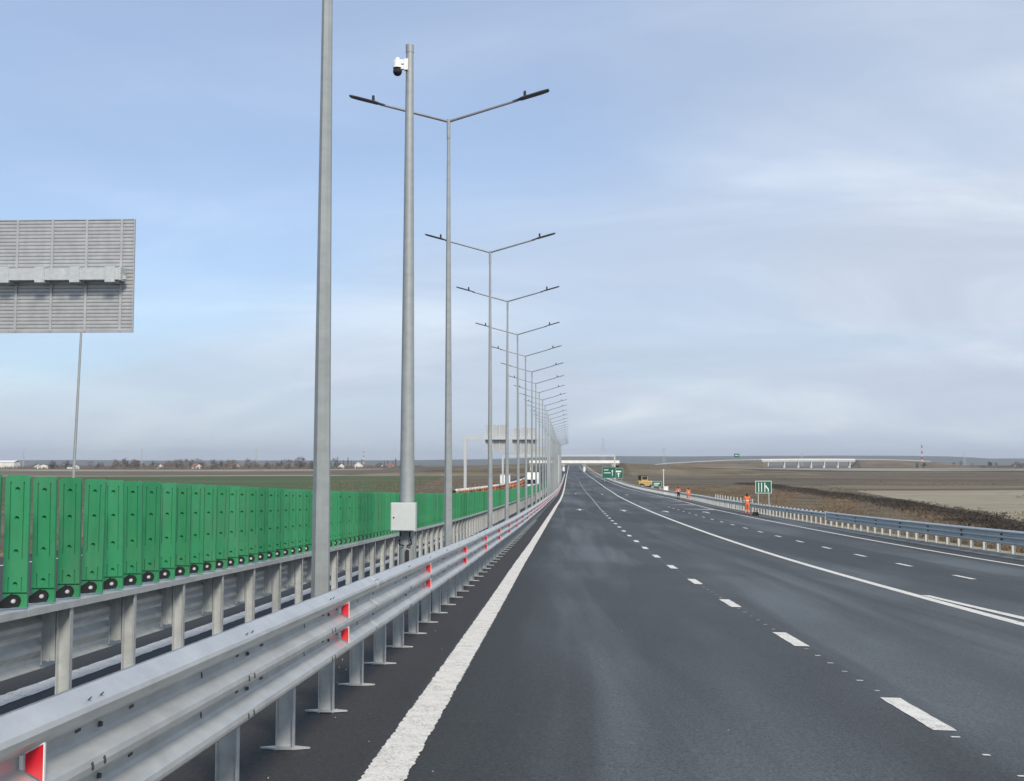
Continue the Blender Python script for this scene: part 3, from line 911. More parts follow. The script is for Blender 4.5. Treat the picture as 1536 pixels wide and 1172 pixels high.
def far_board(parent, xa, xb, za, zb, y, st):
    mb = MB(); mb.box(((xa + xb) / 2, y, (za + zb) / 2), (xb - xa, .1, zb - za)); mb.v = [tuple(Vector(v) - parent.location) for v in mb.v]
    s_ = link('sign_board', mb.mesh('sign_board', M['alu']), parent)
    n = max(2, int((xb - xa) / st))
    for i in range(n + 1):
        x = xa + .1 + (xb - xa - .2) * i / n
        mb = MB(); mb.box((x, y - .10, (za + zb) / 2), (.16, .1, zb - za)); mb.v = [tuple(Vector(v) - parent.location) for v in mb.v]
        link('stiffener', mb.mesh('board_stiffener', M['galv']), s_)
far_board(g1, -11.35, -8.0, 3.5, 7.5, 170.5, 1.1)
far_board(g1, -7.2, -3.4, 3.3, 7.0, 170.5, 1.1)
g2 = gantry('low gantry over the opposite road with one wide board, beyond the tall gantry', 265, -15.8, -2.6, 3.55, .42, M['galv'])
far_board(g2, -10.2, -3.4, 3.6, 5.55, 265.5, 1.4)
g3 = gantry('grey gantry spanning the carriageway between the median and the green direction sign', 350, -3.2, 14.2, 4.3, .55, M['galv'])
mb = MB()
o_ = g3.location
for i in range(19):
    mb.box((.6 + i * .9, 0, 4.3 + .5 - o_.z), (.05, .05, 1.0))
mb.box((8.7, 0, 5.28 - o_.z), (17.2, .06, .06)); mb.box((8.7, 0, 4.8 - o_.z), (17.2, .05, .05))
link('walkway_railing', mb.mesh('walkway_railing', M['galv']), g3)

# lone lamp column seen under the big board
lp = P(-20.15, 45); lp.z = gz(lp.x, 45)
t1 = thing('lamp_column', lp, 'thin lone grey lamp column rising behind the big ribbed sign board', 'lamp column')
mb = MB(); mb.tube((0, 0, 0), (.30, 0, 10.6), .075, .045, 8); link('pole', mb.mesh('lone_pole', M['galv_pole']), t1)
mb = MB(); mb.tube((.30, 0, 10.58), (1.2, 0, 10.8), .035, .03, 6); link('arm', mb.mesh('lone_arm', M['arm']), t1)
mb = MB(); mb.box((1.5, 0, 10.85), (.7, .25, .07)); link('luminaire', mb.mesh('lone_lamp', M['lamp']), t1)

# ------------------------------------------------------------------ barriers, lorry and hut on the opposite road
def barrier_mesh():
    pr = [(-.30, 0), (.30, 0), (.30, .18), (.16, .42), (.13, .95), (-.13, .95), (-.16, .42), (-.30, .18)]
    mb = MB(); mb.extrude(pr, [lambda u, w: Vector((u, 0, w)), lambda u, w: Vector((u, 1.5, w))])
    return mb
body_me = barrier_mesh().mesh('barrier_body', M['barrier_o'])
mb = MB()
for q in (.35, 1.15):
    mb.tube((-.22, q, .55), (.24, q, .55), .15, .15, 8)
    mb.box((0, q - .01, .10), (.62, .28, .18))
pocket_me = mb.mesh('barrier_pocket', M['dark'])
mb = MB(); pr = [(-.20, 0), (.20, 0), (.20, .15), (.13, .52), (-.13, .52), (-.20, .15)]
mb.extrude(pr, [lambda u, w: Vector((u, .03, w)), lambda u, w: Vector((u, 1.42, w))])
upper_me = mb.mesh('upper_body', M['barrier_o'])
mb = MB()
for q in (.4, 1.1): mb.tube((-.23, q, .26), (.23, q, .26), .13, .13, 8)
capp_me = mb.mesh('upper_pocket', M['dark'])
mb = MB(); mb.extrude([(-.15, .522), (.15, .522), (.13, .70), (-.13, .70)], [lambda u, w: Vector((u, .03, w)), lambda u, w: Vector((u, 1.42, w))])
capw_me = mb.mesh('white_cap', M['barrier_w'])
y = 113; i = 0
while y < 330:
    q = P(-11.3, y)
    o = tag(link('plastic_barrier', None, None, q, random.gauss(0, .04)), 'orange plastic road barrier in the long row under the gantries', 'barrier', 'orange barriers on the opposite road')
    link('body', body_me, o); link('pocket', pocket_me, o)
    q2 = q + Vector((random.gauss(0, .03), .02, .952))
    if i % 7 != 5:
        o = tag(link('plastic_barrier', None, None, q2, random.gauss(0, .04)), 'white-capped upper barrier stacked on the long row of orange barriers', 'barrier', 'white-capped barriers stacked on the row')
        link('body', upper_me, o); link('pocket', capp_me, o); link('cap', capw_me, o)
    y += 1.62 if y < 200 else 3.2; i += 1
# tyre lying at the head of the row
tr = thing('tyre_stack', P(-11.4, 110.6), 'black tyres standing at the near end of the orange barriers', 'tyres')
for k in range(3):
    mb = MB(); nseg = 20
    prr = [(.34, -.14), (.52, -.16), (.60, -.10), (.60, .10), (.52, .16), (.34, .14)]
    vs_, fs_ = [], []
    for s_ in range(nseg):
        a = 2 * math.pi * s_ / nseg
        vs_ += [(r_ * math.cos(a), w + .34 * k, .60 + r_ * math.sin(a)) for r_, w in prr]
    for s_ in range(nseg):
        for j in range(6): fs_.append((s_ * 6 + j, s_ * 6 + (j + 1) % 6, ((s_ + 1) % nseg) * 6 + (j + 1) % 6, ((s_ + 1) % nseg) * 6 + j))
    mb.add(vs_, fs_); mb.v = [(x, yy, zz_ + .62 * (k == 9)) for x, yy, zz_ in mb.v]
    link('tyre', mb.mesh('tyre', M['tyre'], True), tr)
mb = MB(); mb.box((0, .3, .9), (.5, 1.0, 1.3)); link('stand', mb.mesh('tyre_stand', M['black']), tr)

def lorry(loc, rz, label):
    g = thing('lorry', loc, label, 'lorry', None, rz)
    mb = MB(); mb.box((0, 3.6, 2.15), (2.45, 5.6, 2.5)); link('cargo_box', mb.mesh('cargo_box', M['white']), g)
    mb = MB()
    mb.extrude([(-1.15, .55), (1.15, .55), (1.18, 1.5), (1.05, 2.55), (-1.05, 2.55), (-1.18, 1.5)], [lambda u, w: Vector((u, -1.1 + (.25 if w > 2 else 0), w)), lambda u, w: Vector((u, .7, w))])
    c_ = link('cab', mb.mesh('cab', M['white']), g)
    mb = MB(); mb.box((0, -1.10, 1.85), (1.95, .12, .72)); link('windscreen', mb.mesh('windscreen', M['glass']), c_)
    mb = MB(); mb.box((0, -1.14, .78), (2.2, .14, .40)); link('bumper', mb.mesh('bumper', M['black']), c_)
    for s_ in (-1, 1):
        mb = MB(); mb.box((s_ * .85, -1.2, .98), (.34, .06, .18)); link('headlight', mb.mesh('headlight', M['sign_white']), c_)
        for yy in (-.3, 4.6):
            mb = MB(); mb.tube((s_ * .82, yy, .48), (s_ * 1.16, yy, .48), .48, .48, 14); link('wheel', mb.mesh('lorry_wheel', M['tyre']), g)
    mb = MB(); mb.box((0, 2.9, .75), (.9, 7.0, .28)); link('chassis', mb.mesh('chassis', M['black']), g)
lorry(P(-6.6, 196), 0, 'white box lorry coming along the opposite road behind the lamp posts')
h_ = thing('site_hut', P(-17.2, 300), 'small white site hut beyond the orange barriers', 'hut')
mb = MB(); mb.box((0, 0, 1.3), (2.6, 4, 2.3)); link('wall', mb.mesh('hut_wall', M['white']), h_)
mb = MB(); mb.box((0, 0, 2.5), (2.9, 4.3, .12)); link('roof', mb.mesh('hut_roof', M['alu']), h_)
mb = MB(); mb.box((.5, -2.02, 1.1), (.8, .06, 1.9)); link('door', mb.mesh('hut_door', M['box']), h_)
mb = MB(); mb.box((0, 0, .06), (2.5, 3.9, .16)); link('footing', mb.mesh('hut_base', M['concrete']), h_)

# ------------------------------------------------------------------ green signs on the right
def road_sign(loc, w, h, clear, label, marks, rz=0.0):
    g = thing('road_sign', loc, label, 'road sign', None, rz)
    for s_ in (-1, 1):
        mb = MB(); mb.tube((s_ * w * .33, .06, -.3), (s_ * w * .33, .06, clear + h), .045, .045, 8); link('post', mb.mesh('sign_post', M['galv_warm']), g)
    mb = MB(); mb.box((0, 0, clear + h / 2), (w, .03, h)); p_ = link('panel', mb.mesh('sign_panel', M['sign_white']), g)
    mb = MB(); mb.box((0, -.018, clear + h / 2), (w - .08, .012, h - .08)); link('green_face', mb.mesh('green_face', M['sign_green']), p_)
    for nm, quads in marks:
        mb = MB()
        for q in quads:
            vs_ = [(u * w, -.028, clear + v * h) for u, v in q] + [(u * w, -.024, clear + v * h) for u, v in q]
            n_ = len(q)
            mb.add(vs_, [tuple(range(n_)), tuple(range(2 * n_ - 1, n_ - 1, -1))] + [(i, (i + 1) % n_, n_ + (i + 1) % n_, n_ + i) for i in range(n_)])
        link(nm, mb.mesh(nm, M['sign_white']), p_)
    return g
def bar_(u, w=.05, v0=.10, v1=.86): return [(u - w / 2, v0), (u + w / 2, v0), (u + w / 2, v1), (u - w / 2, v1)]
marks = [('lane_mark', [bar_(-.30)]), ('lane_mark', [bar_(-.12)]), ('lane_mark', [bar_(.08)]),
         ('merge_mark', [[(.09, .56), (.14, .66), (.32, .36), (.32, .10), (.26, .10), (.26, .33)]])]
q = P(RE(93) + 2.35, 93, -.3)
road_sign(q, 1.32, 1.02, 2.05, 'green lane-merge sign with white stripes on two posts behind the outer rail', marks)
q = P(RE(225) + 5.2, 236); q.z = gz(q.x, 236)
road_sign(q, 2.1, 1.15, 1.5, 'small plain green sign out on the verge past the white box', [('text_line', [[(-.3, .55), (.3, .55), (.3, .70), (-.3, .70)]]), ('text_line', [[(-.3, .25), (.15, .25), (.15, .40), (-.3, .40)]])])
q = P(11.3, 318)
road_sign(q, 3.9, 3.2, 1.2, 'big green direction sign on posts under the end of the gantry', [('text_line', [[(-.38, .70), (-.05, .70), (-.05, .76), (-.38, .76)]]), ('text_line', [[(-.38, .44), (.12, .44), (.12, .50), (-.38, .50)]]), ('arrow_mark', [[(.22, .2), (.26, .2), (.26, .6), (.32, .6), (.24, .74), (.16, .6), (.22, .6)]])])
q = P(14.6, 332)
road_sign(q, 2.6, 3.0, 1.0, 'narrow green direction sign standing right of the big one', [('text_line', [[(-.3, .6), (.3, .6), (.3, .75), (-.3, .75)]]), ('arrow_mark', [[(-.05, .1), (.05, .1), (.05, .4), (.2, .4), (0, .55), (-.2, .4), (-.05, .4)]])])
q = P(RE(190) + 1.95, 186, -.3)
cb = thing('roadside_cabinet', q, 'white roadside cabinet behind the rail past the two walking workers', 'cabinet')
mb = MB(); mb.box((0, 0, .95), (.75, .5, 1.5)); link('body', mb.mesh('cabinet_body', M['white']), cb)
mb = MB(); mb.box((0, 0, 1.74), (.85, .6, .07)); link('roof', mb.mesh('cabinet_roof', M['white']), cb)
mb = MB(); mb.box((0, 0, .1), (.7, .45, .3)); link('plinth', mb.mesh('cabinet_plinth', M['concrete']), cb)

# ------------------------------------------------------------------ people
def person(loc, rz, label, pose, top, legs_m, height=1.76):
    J, E_ = pose
    names = list(J)
    me = bpy.data.meshes.new('skel')
    me.from_pydata([J[k][0] for k in names], [(names.index(a), names.index(b)) for a, b in E_], [])
    tmp = bpy.data.objects.new('skel', me); col.objects.link(tmp)
    tmp.modifiers.new('s', 'SKIN'); sub = tmp.modifiers.new('d', 'SUBSURF'); sub.levels = 2; sub.render_levels = 2
    for i, k in enumerate(names):
        r_ = J[k][1]
        me.skin_vertices[0].data[i].radius = r_ if isinstance(r_, tuple) else (r_, r_)
        me.skin_vertices[0].data[i].use_root = (k == 'pelvis')
    dg = bpy.context.evaluated_depsgraph_get()
    out = bpy.data.meshes.new_from_object(tmp.evaluated_get(dg))
    bpy.data.objects.remove(tmp)
    out.materials.clear()
    for mm in (top, legs_m, M['skin'], M['hair'], M['black'], M['stripe']): out.materials.append(mm)
    hz = J['head'][0][2]; hp = Vector(J['head'][0]); waist = J['pelvis'][0][2] + .05
    for f in out.polygons:
        f.use_smooth = True
        c = f.center; i = 0
        if c.z < waist: i = 1
        if c.z < .12: i = 4
        if i == 0 and 1.12 < c.z < 1.19: i = 5
        if i == 1 and .30 < c.z < .37: i = 5
        if (c - Vector(J['hand_l'][0])).length < .11 or (c - Vector(J['hand_r'][0])).length < .11: i = 2
        if c.z > J['neck'][0][2] + .02: i = 2
        if (c - hp).length < .2 and (c.z > hz + .02 or c.y < hp.y + .04): i = 3
        f.material_index = i
    g = thing('person', loc, label, 'person', None, rz)
    s_ = height / 1.76
    g.scale = (s_, s_, s_)
    link('body', out, g)
    return g
EDG = [('pelvis', 'belly'), ('belly', 'chest'), ('chest', 'neck'), ('neck', 'head'), ('head', 'crown'),
       ('chest', 'sh_l'), ('sh_l', 'el_l'), ('el_l', 'wr_l'), ('wr_l', 'hand_l'), ('chest', 'sh_r'), ('sh_r', 'el_r'), ('el_r', 'wr_r'), ('wr_r', 'hand_r'),
       ('pelvis', 'hip_l'), ('hip_l', 'kn_l'), ('kn_l', 'an_l'), ('an_l', 'toe_l'), ('pelvis', 'hip_r'), ('hip_r', 'kn_r'), ('kn_r', 'an_r'), ('an_r', 'toe_r')]
def pose(stride, lean, arm, armf=0.0):
    J = {'pelvis': ((0, 0, .96), (.165, .12)), 'belly': ((0, lean * .3, 1.13), (.155, .115)), 'chest': ((0, lean * .7, 1.34), (.175, .125)),
         'neck': ((0, lean, 1.50), .062), 'head': ((0, lean * 1.25, 1.63), (.085, .095)), 'crown': ((0, lean * 1.3, 1.71), (.07, .08))}
    for s_, n_, ph in ((-1, 'l', 1), (1, 'r', -1)):
        J['sh_' + n_] = ((s_ * .19, lean * .8, 1.42), .075)
        J['el_' + n_] = ((s_ * .26, lean * .6 - arm * ph * .6 + armf * .12, 1.15), .060)
        J['wr_' + n_] = ((s_ * .25 - s_ * armf * .06, lean * .6 - arm * ph * 1.4 + armf * .36, .93 + armf * .16), .042)
        J['hand_' + n_] = ((s_ * .24 - s_ * armf * .08, lean * .6 - arm * ph * 1.5 + armf * .45, .85 + armf * .2), (.035, .045))
        J['hip_' + n_] = ((s_ * .095, 0, .88), .115)
        J['kn_' + n_] = ((s_ * .105, stride * ph * .55 + .03, .50), .078)
        J['an_' + n_] = ((s_ * .11, stride * ph, .10), .052)
        J['toe_' + n_] = ((s_ * .125, stride * ph + .16, .035), (.042, .034))
    J['back'] = None
    J.pop('back')
    J2 = dict(J)
    return J2, EDG
BACK = True
w1 = person(P(14.35, 89.5), 0, 'worker in orange overalls with dark hair standing beside the green lane sign', pose(.10, .05, .02, .5), M['orange'], M['orange'], 1.80)
w2 = person(P(14.95, 141), R(12), 'worker in full orange workwear walking next to the one in dark trousers', pose(.20, .04, .10), M['orange'], M['orange'], 1.80)
w3 = person(P(14.95, 154), R(-6), 'worker in an orange jacket and dark trousers walking along the rail', pose(.16, .03, .08), M['orange'], M['navy'], 1.80)
bg_ = thing('tool_bag', P(14.95, 89.2), 'black tool bag on the ground at the feet of the orange worker', 'bag')
mb = MB(); mb.extrude([(-.22, 0), (.22, 0), (.25, .12), (.18, .30), (-.18, .30), (-.25, .12)], [lambda u, w: Vector((u, -.13, w)), lambda u, w: Vector((u, .13, w))]); link('body', mb.mesh('bag', M['black']), bg_)
mb = MB(); mb.path([Vector((-.13, 0, .29)), Vector((-.09, 0, .42)), Vector((.09, 0, .42)), Vector((.13, 0, .29))], .014, 6); link('handle', mb.mesh('bag_handle', M['black']), bg_)

# ------------------------------------------------------------------ yellow digger
q = P(17.6, 262); q.z = gz(q.x, 262)
dg_ = thing('digger', q, 'yellow wheeled digger parked on the verge beyond the gantry leg', 'digger', None, R(-62))
mb = MB(); mb.extrude([(-1.0, .9), (1.0, .9), (1.0, 1.9), (.8, 2.1), (-.8, 2.1), (-1.0, 1.9)], [lambda u, w: Vector((u, -2.2, w)), lambda u, w: Vector((u, 1.6, w))])
link('body', mb.mesh('digger_body', M['yellow']), dg_)
mb = MB(); mb.extrude([(-.8, 2.1), (.8, 2.1), (.7, 3.3), (-.7, 3.3)], [lambda u, w: Vector((u, -1.3, w)), lambda u, w: Vector((u, .4, w))])
c_ = link('cab', mb.mesh('digger_cab', M['yellow']), dg_)
mb = MB(); mb.box((0, -.45, 2.75), (1.56, 1.4, .8)); mb.box((0, -.45, 2.75), (1.2, 1.78, .8)); link('window', mb.mesh('digger_window', M['glass']), c_)
mb = MB(); mb.box((0, -.45, 3.36), (1.6, 1.9, .12)); link('roof', mb.mesh('digger_roof', M['black']), c_)
for s_ in (-1, 1):
    for yy, rr in ((-1.5, .75), (1.3, .65)):
        mb = MB(); mb.tube((s_ * .85, yy, rr), (s_ * 1.25, yy, rr), rr, rr, 16)
        w_ = link('wheel', mb.mesh('digger_wheel', M['tyre']), dg_)
        mb = MB(); mb.tube((s_ * .9, yy, rr), (s_ * 1.28, yy, rr), rr * .5, rr * .5, 12); link('rim', mb.mesh('digger_rim', M['yellow']), w_)
mb = MB(); mb.tube((.3, 1.4, 1.5), (.3, 2.9, 1.7), .14, .12, 6); mb.tube((-.3, 1.4, 1.5), (-.3, 2.9, 1.7), .14, .12, 6); mb.tube((.3, 2.9, 1.7), (.3, 3.5, .8), .12, .1, 6); mb.tube((-.3, 2.9, 1.7), (-.3, 3.5, .8), .12, .1, 6)
link('arm', mb.mesh('digger_arm', M['yellow']), dg_)
mb = MB(); mb.extrude([(3.3, .15), (4.3, .10), (4.35, .2), (3.7, .35), (3.6, 1.0), (3.3, 1.0)], [lambda u, w: Vector((-1.2, u, w)), lambda u, w: Vector((1.2, u, w))]); link('bucket', mb.mesh('digger_bucket', M['yellow']), dg_)

# ------------------------------------------------------------------ bridges
def bridge(name, label, pts, width, th, zg, piers, mat, rail_h=1.0):
    g = thing(name, (pts[0][0], pts[0][1], zg), label, 'bridge'); o_ = g.location.copy()
    L = [Vector(q) for q in pts]
    d = (L[-1] - L[0]); d.z = 0; d.normalize(); nrm = Vector((-d.y, d.x, 0))
    mb = MB()
    mb.extrude([(-width / 2, -.35), (-width / 2, .25), (width / 2, .25), (width / 2, -.35), (width / 2 - 1.2, -th), (-width / 2 + 1.2, -th)],
               [lambda u, w, q=q: q + nrm * u + Vector((0, 0, w)) - o_ for q in L])
    k_ = link('deck', mb.mesh('bridge_deck', mat), g)
    for s_ in (-1, 1):
        mb = MB(); mb.extrude([(-.15, .252), (.15, .252), (.15, .25 + rail_h), (-.15, .25 + rail_h)], [lambda u, w, q=q, s_=s_: q + nrm * (s_ * (width / 2 - .2) + u) + Vector((0, 0, w)) - o_ for q in L])
        link('parapet', mb.mesh('parapet', mat), k_)
    for fr_ in piers:
        # point along the polyline
        tot = fr_ * (len(L) - 1); i = min(int(tot), len(L) - 2); q = L[i].lerp(L[i + 1], tot - i)
        zb = gz(q.x, q.y) - .5
        mb = MB()
        for s_ in (-1, 1):
            mb.tube(q + nrm * (s_ * width * .28) + Vector((0, 0, zb - q.z)) - o_, q + nrm * (s_ * width * .28) + Vector((0, 0, -th - .7)) - o_, .75, .75, 10)
        mb.extrude([(-width * .36, 0), (width * .36, 0), (width * .44, .72), (-width * .44, .72)], [lambda u, w, q=q, e=e: q + nrm * u + d * e + Vector((0, 0, w - th - .71)) - o_ for e in (-.8, .8)])
        link('pier', mb.mesh('bridge_pier', mat), g)
    return g
yb = 600
zc = 2.0
bridge('overpass', 'white concrete overpass crossing the motorway far ahead', [(-16, yb, zc), (-1, yb, zc), (15, yb, zc), (32, yb, zc)], 9, 1.5, rz_(5, yb), (.02, .40, .63, .93), M['deck'], .9)
# earth ramps of the overpass
def ramp_bank(name, pts, width, mat, side=2.0):
    L = [Vector(q) for q in pts]; mb = MB(); fr = []
    d = (L[-1] - L[0]); d.z = 0; d.normalize(); nrm = Vector((-d.y, d.x, 0))
    n_ = 4; vs_ = []
    for q in L:
        zb = gz(q.x, q.y) - .6; hh = max(.2, q.z - zb)
        vs_ += [q + nrm * (-width / 2 - hh * side) + Vector((0, 0, -hh)), q - nrm * width / 2, q + nrm * width / 2, q + nrm * (width / 2 + hh * side) + Vector((0, 0, -hh))]
    fs_ = [(k * 4 + i, k * 4 + i + 1, k * 4 + 5 + i, k * 4 + 4 + i) for k in range(len(L) - 1) for i in range(3)] + [(3, 2, 1, 0), tuple(len(vs_) - 4 + i for i in range(4))]
    mb.add(vs_, fs_)
    return tag(link(name, mb.mesh(name, mat)), kind='structure')
ramp_bank('embankment', [(24, yb, zc - 6.5), (34, yb, zc - .4), (60, yb + 6, zc - 1.5), (110, yb + 20, zc - 4.5), (150, yb + 30, FIELD + .3)], 9, M['ground'])
ramp_bank('embankment', [(-14, yb, zc - 6.5), (-19, yb, zc - .6), (-40, yb, zc - 2.5), (-80, yb - 5, zc - 5.0), (-120, yb - 8, FIELD + .3)], 9, M['ground'])
# interchange viaduct out in the fields on the right
VY_ = 1668
bridge('viaduct', 'long white viaduct on a row of piers out in the fields', [(300, VY_, 6.3), (350, VY_, 6.8), (395, VY_, 6.9), (436, VY_, 6.6)], 11, 2.9, FIELD, (.06, .22, .36, .5, .64, .8, .94), M['deck'], 1.2)
ramp_bank('embankment', [(312, VY_, -5.0), (297, VY_, 5.6), (250, VY_, 5.2), (205, VY_, 3.2), (160, VY_, .5), (120, VY_, -3.5)], 12, M['brown'], 1.5)
ramp_bank('embankment', [(430, VY_, -5.0), (440, VY_, 5.6), (470, VY_, 6.0), (510, VY_, 5.2), (560, VY_, 2.0), (620, VY_, -4.5)], 12, M['brown'], 1.5)
q = Vector((263, VY_ - 2, 5.6))
road_sign(q, 9, 6, 4.2, 'distant dark green sign standing up on the viaduct ramp', [('text_line', [[(-.3, .5), (.3, .5), (.3, .65), (-.3, .65)]])], R(20))
# pale rails along the ramps
for lb, pts in (('pale rail along the left ramp of the viaduct', [(299, 7.3), (250, 6.3), (205, 4.3), (160, 1.6), (128, -1.6)]), ('pale rail along the right ramp of the viaduct', [(437, 7.6), (470, 7.1), (510, 6.3), (545, 4.3)])):
    g = thing('ramp_rail', (pts[0][0], VY_ - 5.6, pts[0][1] - 1.1), lb, 'guard rail')
    o_ = g.location.copy()
    for (xa, za), (xb, zb_) in zip(pts[:-1], pts[1:]):
        mb = MB(); mb.extrude([(-.1, -.75), (.1, -.75), (.1, .15), (-.1, .15)], [lambda u, w: Vector((xa, VY_ - 5.6 + u, za + w * .6)) - o_, lambda u, w: Vector((xb, VY_ - 5.6 + u, zb_ + w * .6)) - o_])
        link('beam', mb.mesh('ramp_beam', M['pole_white']), g)
        nn = int(abs(xb - xa) / 6)
        for i in range(nn):
            f_ = (i + .5) / nn; mb = MB(); mb.box(Vector((xa + (xb - xa) * f_, VY_ - 5.4, za + (zb_ - za) * f_ - .7)) - o_, (.25, .2, 1.4)); link('post', mb.mesh('ramp_post', M['deck']), g)
# ------------------------------------------------------------------ masts and pylons
def lattice(name, label, cat, x, y, H, w0, w1, arms, mats, group=None):
    z = gz(x, y)
    g = thing(name, (x, y, z), label, cat, group)
    nb = 9
    mbs = [MB(), MB()]
    for k in range(nb):
        a0, a1 = k / nb, (k + 1) / nb
        r0, r1 = w0 + (w1 - w0) * a0 ** .8, w0 + (w1 - w0) * a1 ** .8
        mb = mbs[k % 2 if mats[0] is not mats[1] else 0]
        c0 = [Vector((sx * r0, sy * r0, H * a0)) for sx, sy in ((-1, -1), (1, -1), (1, 1), (-1, 1))]
        c1 = [Vector((sx * r1, sy * r1, H * a1)) for sx, sy in ((-1, -1), (1, -1), (1, 1), (-1, 1))]
        th = max(.10, H * .0042)
        for i in range(4):
            mb.tube(c0[i], c1[i], th, th, 4); mb.tube(c0[i], c1[(i + 1) % 4], th * .6, th * .6, 4); mb.tube(c0[(i + 1) % 4], c1[i], th * .6, th * .6, 4)
    link('tower', mbs[0].mesh('lattice', mats[0]), g)
    if mbs[1].v: link('tower', mbs[1].mesh('lattice', mats[1]), g)
    for hh, aw in arms:
        mb = MB()
        for s_ in (-1, 1):
            mb.tube((0, -.4, hh), (s_ * aw, 0, hh), .13, .08, 4); mb.tube((0, .4, hh), (s_ * aw, 0, hh), .13, .08, 4); mb.tube((0, 0, hh + 1.6), (s_ * aw, 0, hh), .1, .08, 4)
            mb.tube((s_ * aw, 0, hh), (s_ * aw, 0, hh - 1.6), .06, .06, 4)
        link('cross_arm', mb.mesh('cross_arm', mats[0]), g)
    return g
gm = (M['galv'], M['galv'])
lattice('pylon', 'lattice power pylon rising right above the motorway gantry', 'pylon', 44, 1120, 27, 2.6, .7, ((20, 7), (24, 5)), gm, 'power pylons')
lattice('pylon', 'lattice power pylon on the brown slope left of the viaduct', 'pylon', 131, 1400, 23, 2.4, .5, ((17, 5), (20.5, 4)), gm, 'power pylons')
lattice('pylon', 'lattice power pylon standing behind the viaduct deck', 'pylon', 560, 2600, 32, 2.6, .6, ((23, 6), (28, 5)), gm, 'power pylons')
lattice('pylon', 'lattice power pylon right of the red and white mast', 'pylon', 690, 1930, 27, 2.4, .5, ((20, 5), (24, 4)), gm, 'power pylons')
lattice('radio_mast', 'red and white radio mast beside the white hall on the right', 'mast', 545, 1700, 38, 1.5, .5, (), (M['pole_white'], M['pole_red']))
lattice('radio_mast', 'thin radio mast among the white village houses', 'mast', -265, 1500, 26, 1.0, .3, (), (M['pole_white'], M['pole_red']))
for x, H, lb in ((-735, 27, 'beside the white barn'), (-570, 28, 'over the bare thicket'), (-412, 26, 'left of the thick octagonal lamp pole')):
    lattice('radio_mast', 'thin grey distant mast ' + lb, 'mast', x, 1500, H, .9, .3, (), gm)
# slender pole in front of the slope on the right
q = P(22.5, 268); q.z = gz(q.x, 268)
pl = thing('utility_pole', q, 'pale slender pole beside the yellow digger', 'pole'); mb = MB(); mb.tube((0, 0, 0), (0, 0, 5.6), .13, .1, 8); link('shaft', mb.mesh('util_shaft', M['pole_white']), pl)
mb = MB(); mb.box((0, 0, 5.3), (.9, .08, .08)); link('cross_bar', mb.mesh('util_bar', M['pole_white']), pl)

# ------------------------------------------------------------------ villages
def house(x, y, w, d, h, rh, wall, roof, label, rz=0.0, group='village houses'):
    g = thing('house', (x, y, gz(x, y)), label, 'house', group, rz)
    mb = MB(); mb.extrude([(-w/2, -.5), (w/2, -.5), (w/2, h), (0, h + rh), (-w/2, h)], [lambda u, v: Vector((u, -d/2, v)), lambda u, v: Vector((u, d/2, v))])
    k_ = link('wall', mb.mesh('house_wall', wall), g)
    mb = MB(); sl = rh / (w / 2); ov = .6
    mb.extrude([(-w/2 - ov, h - ov * sl + .05), (0, h + rh + .05), (w/2 + ov, h - ov * sl + .05), (w/2 + ov, h - ov * sl + .35), (0, h + rh + .35), (-w/2 - ov, h - ov * sl + .35)],
               [lambda u, v: Vector((u, -d/2 - ov, v)), lambda u, v: Vector((u, d/2 + ov, v))])
    r_ = link('roof', mb.mesh('house_roof', roof), g)
    mb = MB(); mb.box((w * .2, d * .2, h + rh * .9), (.7, .7, 1.8)); link('chimney', mb.mesh('chimney', M['house_dark']), r_)
    for u in (-w * .25, w * .25):
        mb = MB(); mb.box((u, -d/2 - .03, h * .5), (1.1, .12, 1.3)); link('window', mb.mesh('house_window', M['glass']), k_)
    mb = MB(); mb.box((0, -d/2 - .03, h * .32), (1.0, .12, 2.1)); link('door', mb.mesh('house_door', M['house_dark']), k_)
HW, HD, RD, RR = M['house_wall'], M['house_dark'], M['roof_dark'], M['roof_red']
house(-274, 1380, 9, 10, 3.4, 3.4, HW, RD, 'white house with a dark roof left of the bright gabled one', R(40))
house(-252, 1390, 11, 11, 3.8, 4.2, HW, HW, 'bright white gabled house standing alone in the fields', R(14))
house(-232, 1430, 7, 8, 3.0, 2.6, HW, RD, 'small white house right of the bright gabled one', R(70))
house(-213, 1400, 8, 7, 2.8, 2.2, HW, RR, 'low white house with a reddish roof nearest the camera pole', R(80))
for x, y, w, lb in ((-640, 1360, 15, 'long low house with a dark roof left of the lone lamp column'), (-590, 1330, 11, 'small house under dark trees beside the lone lamp column'), (-668, 1400, 10, 'white house next to the white barn'),
                    (-560, 1430, 9, 'white cottage just right of the lone lamp column'), (-505, 1390, 8, 'cottage at the left end of the bare thicket'), (-418, 1420, 8, 'white cottage among the bare bushes'), (-448, 1360, 9, 'pale cottage in the middle of the thicket')):
    house(x, y, w, 9, 3.2, 2.8, HW, RD if x < -500 else RR, lb, R(random.uniform(10, 80)))
bn = thing('barn', (-742, 1450, gz(-742, 1450)), 'large white barn at the edge of the fields on the left', 'barn')
mb = MB(); mb.box((0, 0, 4.0), (46, 18, 8.5)); link('wall', mb.mesh('barn_wall', HW), bn)
mb = MB(); mb.extrude([(-9.6, 8.2), (0, 10.2), (9.6, 8.2), (9.6, 8.5), (0, 10.5), (-9.6, 8.5)], [lambda u, w: Vector((-23.5, u, w)), lambda u, w: Vector((23.5, u, w))]); link('roof', mb.mesh('barn_roof', M['deck']), bn)
hl = thing('hall', (543, 1715, gz(543, 1715)), 'low white hall with a flat roof at the foot of the red and white mast', 'hall')
mb = MB(); mb.box((0, 0, 3.2), (44, 20, 7.4)); link('wall', mb.mesh('hall_wall', HW), hl)
